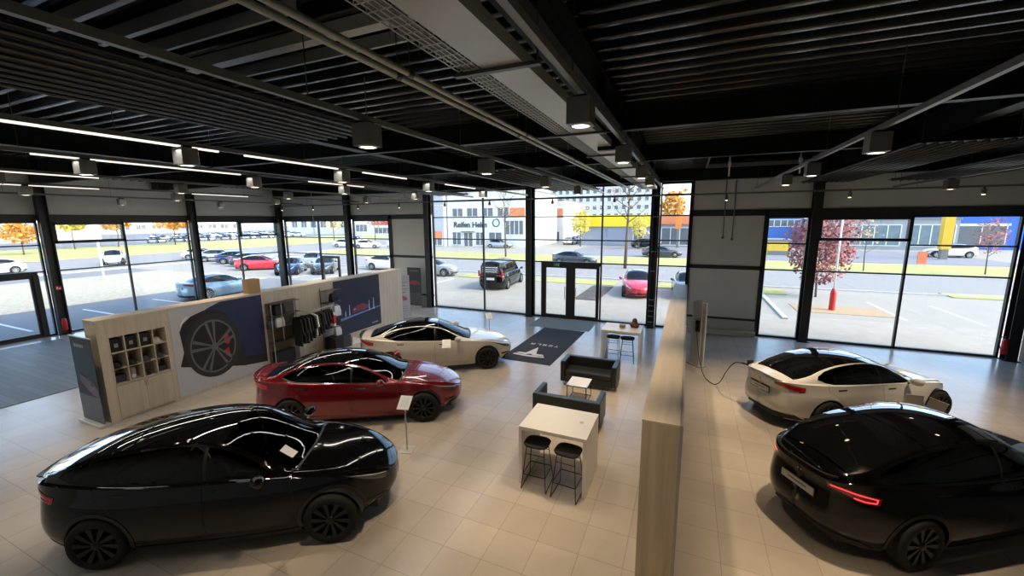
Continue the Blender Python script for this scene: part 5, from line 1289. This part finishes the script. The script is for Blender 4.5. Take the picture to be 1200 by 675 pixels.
# trees
bark = M('bark', (.13, .10, .075), .9, noise=.3, scale=12, bump=.4)
def tree(label, x, y, h_, cr_r, leafm, n_leaf, name='tree', lsz=.22, trunk_r=.10, crown0=.35, seed=1, grp=None, branches=9, low=None):
    rnd = random.Random(seed); t = thing(name, label, 'tree', (x, y, .0 if (42 < y < 51.5 and x > -52) or (-108 < x < -72 and y < 100) else -.06), 0, grp)
    tr = MB(); top = h_*.92
    pts = [(0, 0, 0)]+[(rnd.uniform(-.06, .06)*h_*.3, rnd.uniform(-.06, .06)*h_*.3, top*f) for f in (.3, .6, .85, 1)]
    tr.tube(pts, [trunk_r, trunk_r*.8, trunk_r*.5, trunk_r*.25, trunk_r*.08], 8); tips = []
    for i in range(branches):
        f = crown0+(1-crown0)*i/branches; z = top*f; a = i*2.4+rnd.uniform(-.4, .4); L_ = cr_r*(1-.55*abs(f-.55))*rnd.uniform(.8, 1.1)
        p0 = Vector((0, 0, z)); p1 = p0+Vector((math.cos(a)*L_*.5, math.sin(a)*L_*.5, L_*.35)); p2 = p0+Vector((math.cos(a)*L_, math.sin(a)*L_, L_*.85))
        tr.tube([p0, p1, p2], [trunk_r*.35, trunk_r*.2, trunk_r*.06], 6)
        for q in range(4):
            b0 = p0.lerp(p2, .35+.17*q); d = Vector((rnd.uniform(-1, 1), rnd.uniform(-1, 1), rnd.uniform(.2, 1))).normalized()*L_*.45
            tr.tube([b0, b0+d*.5, b0+d], [trunk_r*.12, trunk_r*.08, trunk_r*.04], 4); tips += [b0+d, b0+d*.6]
        tips.append(p2)
    tr.build('trunk', bark, t, smooth=True)
    if n_leaf:
        lf = MB(); zc_ = h_*(crown0+1)/2 if low is None else (low+h_)/2; hz = h_-zc_
        for i in range(n_leaf):
            while True:
                p = Vector((rnd.uniform(-1, 1), rnd.uniform(-1, 1), rnd.uniform(-1, 1)))
                if .25 < p.length < 1: break
            p = Vector((p.x*cr_r, p.y*cr_r, zc_+p.z*hz)); 
            if tips and rnd.random() < .4: p = rnd.choice(tips)+Vector((rnd.gauss(0, .25), rnd.gauss(0, .25), rnd.gauss(0, .25)))
            u = Vector((rnd.gauss(0, 1), rnd.gauss(0, 1), rnd.gauss(0, 1))).normalized(); v = u.orthogonal().normalized(); s_ = lsz*rnd.uniform(.6, 1.3)
            lf.add([p-u*s_, p+v*s_*.6, p+u*s_, p-v*s_*.6], [(0, 1, 2, 3)])
        lf.build('foliage', leafm, t, fixn=False)
    return t
lo_ = M('leaf_orange', (.62, .30, .06), .8, noise=.4, scale=3); ly = M('leaf_yellow', (.62, .52, .10), .8, noise=.3, scale=3)
lr = M('leaf_dark_red', (.30, .11, .10), .8, noise=.5, scale=3); lt = M('leaf_tan', (.42, .30, .18), .8, noise=.3, scale=3)
tree('red leaved tree beside the tall white flagpole', 7.1, 28.6, 4.7, 1.6, lr, 3000, lsz=.115, low=.7, seed=3, trunk_r=.06)
tree('tall bare tree behind the glass doors, its trunk in line with the red car', -5.3, 39.2, 11, 2.6, lt, 160, lsz=.12, seed=5, branches=16, crown0=.42, trunk_r=.16)
tree('bare tree in front of the lettered white building', -21.0, 46.6, 10, 2.5, lt, 120, lsz=.12, seed=8, branches=14, crown0=.38, trunk_r=.12)
tree('orange tree rising over the yellow banded shop', -3.2, 92, 10.2, 2.4, lo_, 900, seed=11, lsz=.4)
tree('small yellow leaved tree in front of the yellow banded shop wall', -7.0, 66, 5.4, 1.2, ly, 420, seed=12, lsz=.2)
tree('small golden tree at the corner of the yellow band', -17.2, 70, 6, 1.6, ly, 600, seed=14, lsz=.25)
tree('orange leaved street tree beyond the white saloon on the side road', -90, 26.4, 4.6, 2.2, lo_, 800, seed=21, lsz=.25)
tree('yellow green tree beyond the side road, first of the trio', -100, 35.5, 9, 2.8, ly, 1200, seed=22, lsz=.45)
tree('orange tree beyond the side road, middle of the trio', -101, 42.0, 9, 3.0, lo_, 1300, seed=23, lsz=.45)
tree('large golden tree beyond the side road next to the wide car lot', -98, 50.0, 9, 3.8, lo_, 1400, seed=24, lsz=.45)
tree('tan thinning tree far beyond the side entrance', -112, 29, 8, 5, lt, 500, seed=25, lsz=.3)
tree('yellowish tree outside the corner side window', -62, 58, 8, 2.5, ly, 300, seed=26, lsz=.2)
tree('brownish thin tree beyond the glass side door', -70, 78, 8, 3, lt, 300, seed=27, lsz=.25)
tree('young staked tree on the verge before the grey showroom', 14.1, 44, 5, 1.1, lt, 60, seed=31, lsz=.12, trunk_r=.05)
tree('young staked tree on the verge before the blue building', 22.0, 44.5, 4.6, 1.0, lr, 300, seed=32, lsz=.12, trunk_r=.05)
tree('pale bare tree in front of the grey showroom', 17.5, 60, 5.2, 2.6, lt, 260, seed=33, lsz=.14)
# flagpole, poles, signs
t = thing('flagpole', 'tall white flagpole with a red padded foot on the parking edge', 'flagpole', (6.8, 24.5, -.04))
MB().tube([(0, 0, 0), (.0, 0, 7)], [.05, .035], 12).build('pole', whitep, t, smooth=True); MB().lathe([(.13, 0), (.13, .9), (.08, 1.1), (.0, 1.12)], 16).build('padded_foot', redp, t, smooth=True)
t = thing('street_lamp', 'white street lamp pole on the gravel outside the side windows', 'lamp post', (-42.9, 16.6, -.04))
MB().tube([(0, 0, 0), (0, 0, 7.5)], [.09, .05], 12).build('pole', whitep, t, smooth=True); MB().lathe([(.12, 0), (.12, .4), (0, .42)], 12).build('base', galv, t); MB().box(-.9, 0, -.12, .12, 7.45, 7.55).build('lamp_head', galv, t)
t = thing('sign_tower', 'yellow sign tower on a grey foot beside the blue building', 'sign tower', (26.0, 60, -.04))
MB().box(-.42, .42, -.4, .4, 1.1, 9).build('panel', M('sign_yellow', (.75, .46, .03), .5, noise=.03), t); MB().box(-.3, .3, -.3, .3, 0, 1.1).build('foot', trkm, t)
t = thing('notice_board', 'small orange red board standing on the verge opposite', 'sign', (19.85, 49, -.0), math.radians(10))
MB().box(-.35, .35, -.04, .04, .35, 1.45).build('board', M('board_orange', (.62, .14, .07), .6, noise=.2, scale=5), t)
for s_ in (-1, 1): MB().tube([(s_*.3, 0, 0), (s_*.3, 0, .4)], .03, 8).build('leg', galv, t)
t = thing('orange_pylon', 'orange pylon sign at the yellow banded shop', 'sign', (-1.55, 72, -.03))
MB().box(-.45, .45, -.3, .3, 3.0, 5.2).build('panel', M('sign_orange', (.75, .25, .04), .5, noise=.03), t); MB().box(-.2, .2, -.2, .2, 0, 3.0).build('post', trkm, t)
for x, y, lb in ((-17.0, 21.5, 'beside the van'), ):
    pass

# buildings
bw = M('building_white', (.72, .71, .68), .7, noise=.03, scale=1); wd = M('window_dark', (.13, .15, .17), .2, noise=.2, scale=2)
def bld(label, x0, x1, y0, y1, h_, m, name='building'):
    t = thing(name, label, 'building', ((x0+x1)/2, y0, -.06)); cx = (x0+x1)/2
    MB().box(x0-cx, x1-cx, 0, y1-y0, 0, h_).build('wall', m, t)
    MB().box(x0-cx-.15, x1-cx+.15, -.15, y1-y0+.15, h_, h_+.25).build('roof_edge', trkm, t)
    return t, cx
def win(t, cx, x0, x1, z0, z1, n=1, m=None, fr=None):
    w = MB().box(x0-cx, x1-cx, -.08, -.02, z0, z1).build('window', m or wd, t)
    mb = MB()
    for i in range(n+1):
        xx = x0+(x1-x0)*i/n; mb.box(xx-cx-.06, xx-cx+.06, -.12, -.02, z0, z1)
    mb.box(x0-cx, x1-cx, -.12, -.02, z0-.06, z0+.06).box(x0-cx, x1-cx, -.12, -.02, z1-.06, z1+.06); mb.build('mullions', fr or bw, w)
t, cx = bld('white two storey tyre shop with black lettering across its front', -40.4, -25.2, 64, 82, 9.6, bw)
for i in range(4): win(t, cx, -39.3+i*3.0, -39.3+i*3.0+2.2, 5.3, 6.8, 2)
win(t, cx, -39.4, -37.6, .3, 2.6, 2); win(t, cx, -34.6, -32.9, .3, 2.6, 2); win(t, cx, -32.0, -29.5, .3, 2.6, 2); win(t, cx, -37.0, -35.2, .0, 2.5, 2)
MB().box(-37.3-cx, -34.9-cx, -.7, 0, 2.55, 2.75).build('door_canopy', trkm, t)
win(t, cx, -28.8, -25.5, 2.2, 4.6, 4)
MB().box(-28.2-cx, -25.2-cx, -.1, 0, 5.2, 6.7).build('orange_fascia', M('fascia_orange', (.72, .24, .10), .6, noise=.1, scale=2), t)
cu = bpy.data.curves.new('lettering_curve', 'FONT'); cu.body = 'Reifen Helm'; cu.size = 1.35; cu.extrude = .04; cu.offset = .03; cu.align_x = 'LEFT'
tmpo = bpy.data.objects.new('lettering_tmp', cu); C.objects.link(tmpo)
bpy.context.view_layer.update(); me = bpy.data.meshes.new_from_object(tmpo.evaluated_get(bpy.context.evaluated_depsgraph_get())); bpy.data.objects.remove(tmpo)
me.materials.clear(); me.materials.append(M('letter_dark', (.05, .05, .055), .6, noise=.05)); lo2 = bpy.data.objects.new('lettering', me); C.objects.link(lo2); lo2.parent = t; lo2.location = (-39.1-cx, -.06, 3.45); lo2.rotation_euler = (PI/2, 0, 0)
MB().lathe([(.55, -.06), (.72, -.06), (.72, -.02), (.55, -.02)], 28, axis='y', c=(-30.6-cx, 0, 4.2)).build('round_emblem', MATS['letter_dark'], t)
t, cx = bld('pale blue grey annex at the end of the tyre shop', -43.5, -40.6, 63, 75, 9.2, M('annex_blue', (.42, .45, .52), .6, noise=.05, scale=1))
MB().box(-43.4-cx, -41-cx, -.08, 0, 1.5, 2.8).build('orange_panel', MATS['fascia_orange'], t); win(t, cx, -43.2, -41, .2, 1.4, 2)
t, cx = bld('white garage with an orange stripe and roller doors', -36, -24.4, 84, 100, 8.6, bw)
MB().box(-36-cx, -24.5-cx, -.1, 0, 5.2, 7.0).build('orange_fascia', MATS['fascia_orange'], t)
win(t, cx, -35.5, -32.2, .9, 4.8, 5); win(t, cx, -31.6, -29.8, .2, 4.6, 1); win(t, cx, -26.8, -25.2, .1, 2.2, 1)
t, cx = bld('tall far apartment block with a grid of windows', -56, -14, 172, 185, 19, M('block_grey', (.58, .59, .60), .8, noise=.04, scale=.5))
for r in range(5):
    for i in range(14): win(t, cx, -55+i*2.95, -53.4+i*2.95, 2.2+3.3*r, 3.9+3.3*r, 1)
t, cx = bld('low shop with a long bright yellow fascia', -18, 2, 74, 88, 5.0, M('shop_wall_bluegrey', (.30, .33, .40), .7, noise=.05, scale=1))
MB().box(-18-cx, -4.8-cx, -.5, 0, 3.4, 5.4).build('yellow_fascia', M('fascia_yellow', (.80, .62, .02), .5, noise=.02), t)
MB().box(-4.8-cx, 2-cx, -.5, 0, 3.8, 5.3).build('orange_fascia', MATS['fascia_orange'], t)
win(t, cx, -8.8, -7.2, .4, 3.0, 2); win(t, cx, -4.2, 1.6, .3, 3.2, 4)
MB().box(-13.3-cx, -9.6-cx, -.2, 0, .1, 3.4).build('roller_door', M('roller_bluegrey', (.25, .28, .36), .5, noise=.05), t)
blu = M('clad_blue', (.03, .13, .55), .5, noise=.1, scale=.8)
t, cx = bld('bright blue clad building with a white framed shop window', 35, 43, 80, 100, 9, blu)
win(t, cx, 35.8, 40.9, .6, 3.4, 2); MB().box(35.6-cx, 41.2-cx, -.16, 0, 3.4, 3.7).build('window_head', bw, t)
t, cx = bld('grey glazed car showroom between the blue buildings', 18.6, 34.2, 76, 92, 4.3, M('showroom_grey', (.30, .33, .36), .6, noise=.05, scale=1))
win(t, cx, 19, 28, .6, 3.6, 6, M('showroom_glass', (.16, .22, .25), .1, noise=.5, scale=1)); win(t, cx, 28.8, 33.8, .6, 3.6, 4, MATS['showroom_glass'])
t, cx = bld('blue container like hall behind the red leaved tree', 12.5, 18.4, 86, 96, 4.8, M('hall_blue', (.07, .17, .50), .5, noise=.2, scale=2))
win(t, cx, 13, 18, 3.2, 4.4, 5)
t, cx = bld('low yellow block behind the verge, beside the red leaved tree', 9.4, 11.9, 60.5, 64, 1.75, M('block_yellow', (.75, .50, .05), .6, noise=.05))
MB().box(9.5-cx, 11.8-cx, -.1, 0, .0, .55).build('grey_foot', trkm, t)
t, cx = bld('long white hall far beyond the side road', -6, 60, 0, 10, 6, bw)
t.location = (-150, 26, -.06); t.rotation_euler = (0, 0, math.radians(90)); 
for i in range(12): win(t, cx, -4+i*5.2, -1.4+i*5.2, 2.6, 4.6, 2)
t, cx = bld('grey office block far behind the wide car lot', 0, 60, 0, 12, 9, M('office_grey', (.45, .46, .47), .7, noise=.04, scale=.5)); t.location = (-215, 110, -.06); t.rotation_euler = (0, 0, math.radians(80))
for r in range(2):
    for i in range(11): win(t, cx, 1+i*5.3, 4.4+i*5.3, 1.8+3.6*r, 3.9+3.6*r, 2)
t, cx = bld('white hall behind the cars seen through the corner windows', -142, -112, 112, 122, 8, bw)
for i in range(6): win(t, cx, -141+i*5, -138+i*5, 2.5, 5, 2)
t, cx = bld('white and red fronted house seen through the narrow side window', -106, -88, 108, 120, 7, bw)
MB().box(-98-cx, -88.5-cx, -.12, 0, 3.4, 6.4).build('red_gable', M('gable_red', (.5, .08, .06), .6, noise=.1), t); win(t, cx, -105, -100, 1.2, 3.6, 3); win(t, cx, -97, -90, .6, 2.6, 4)
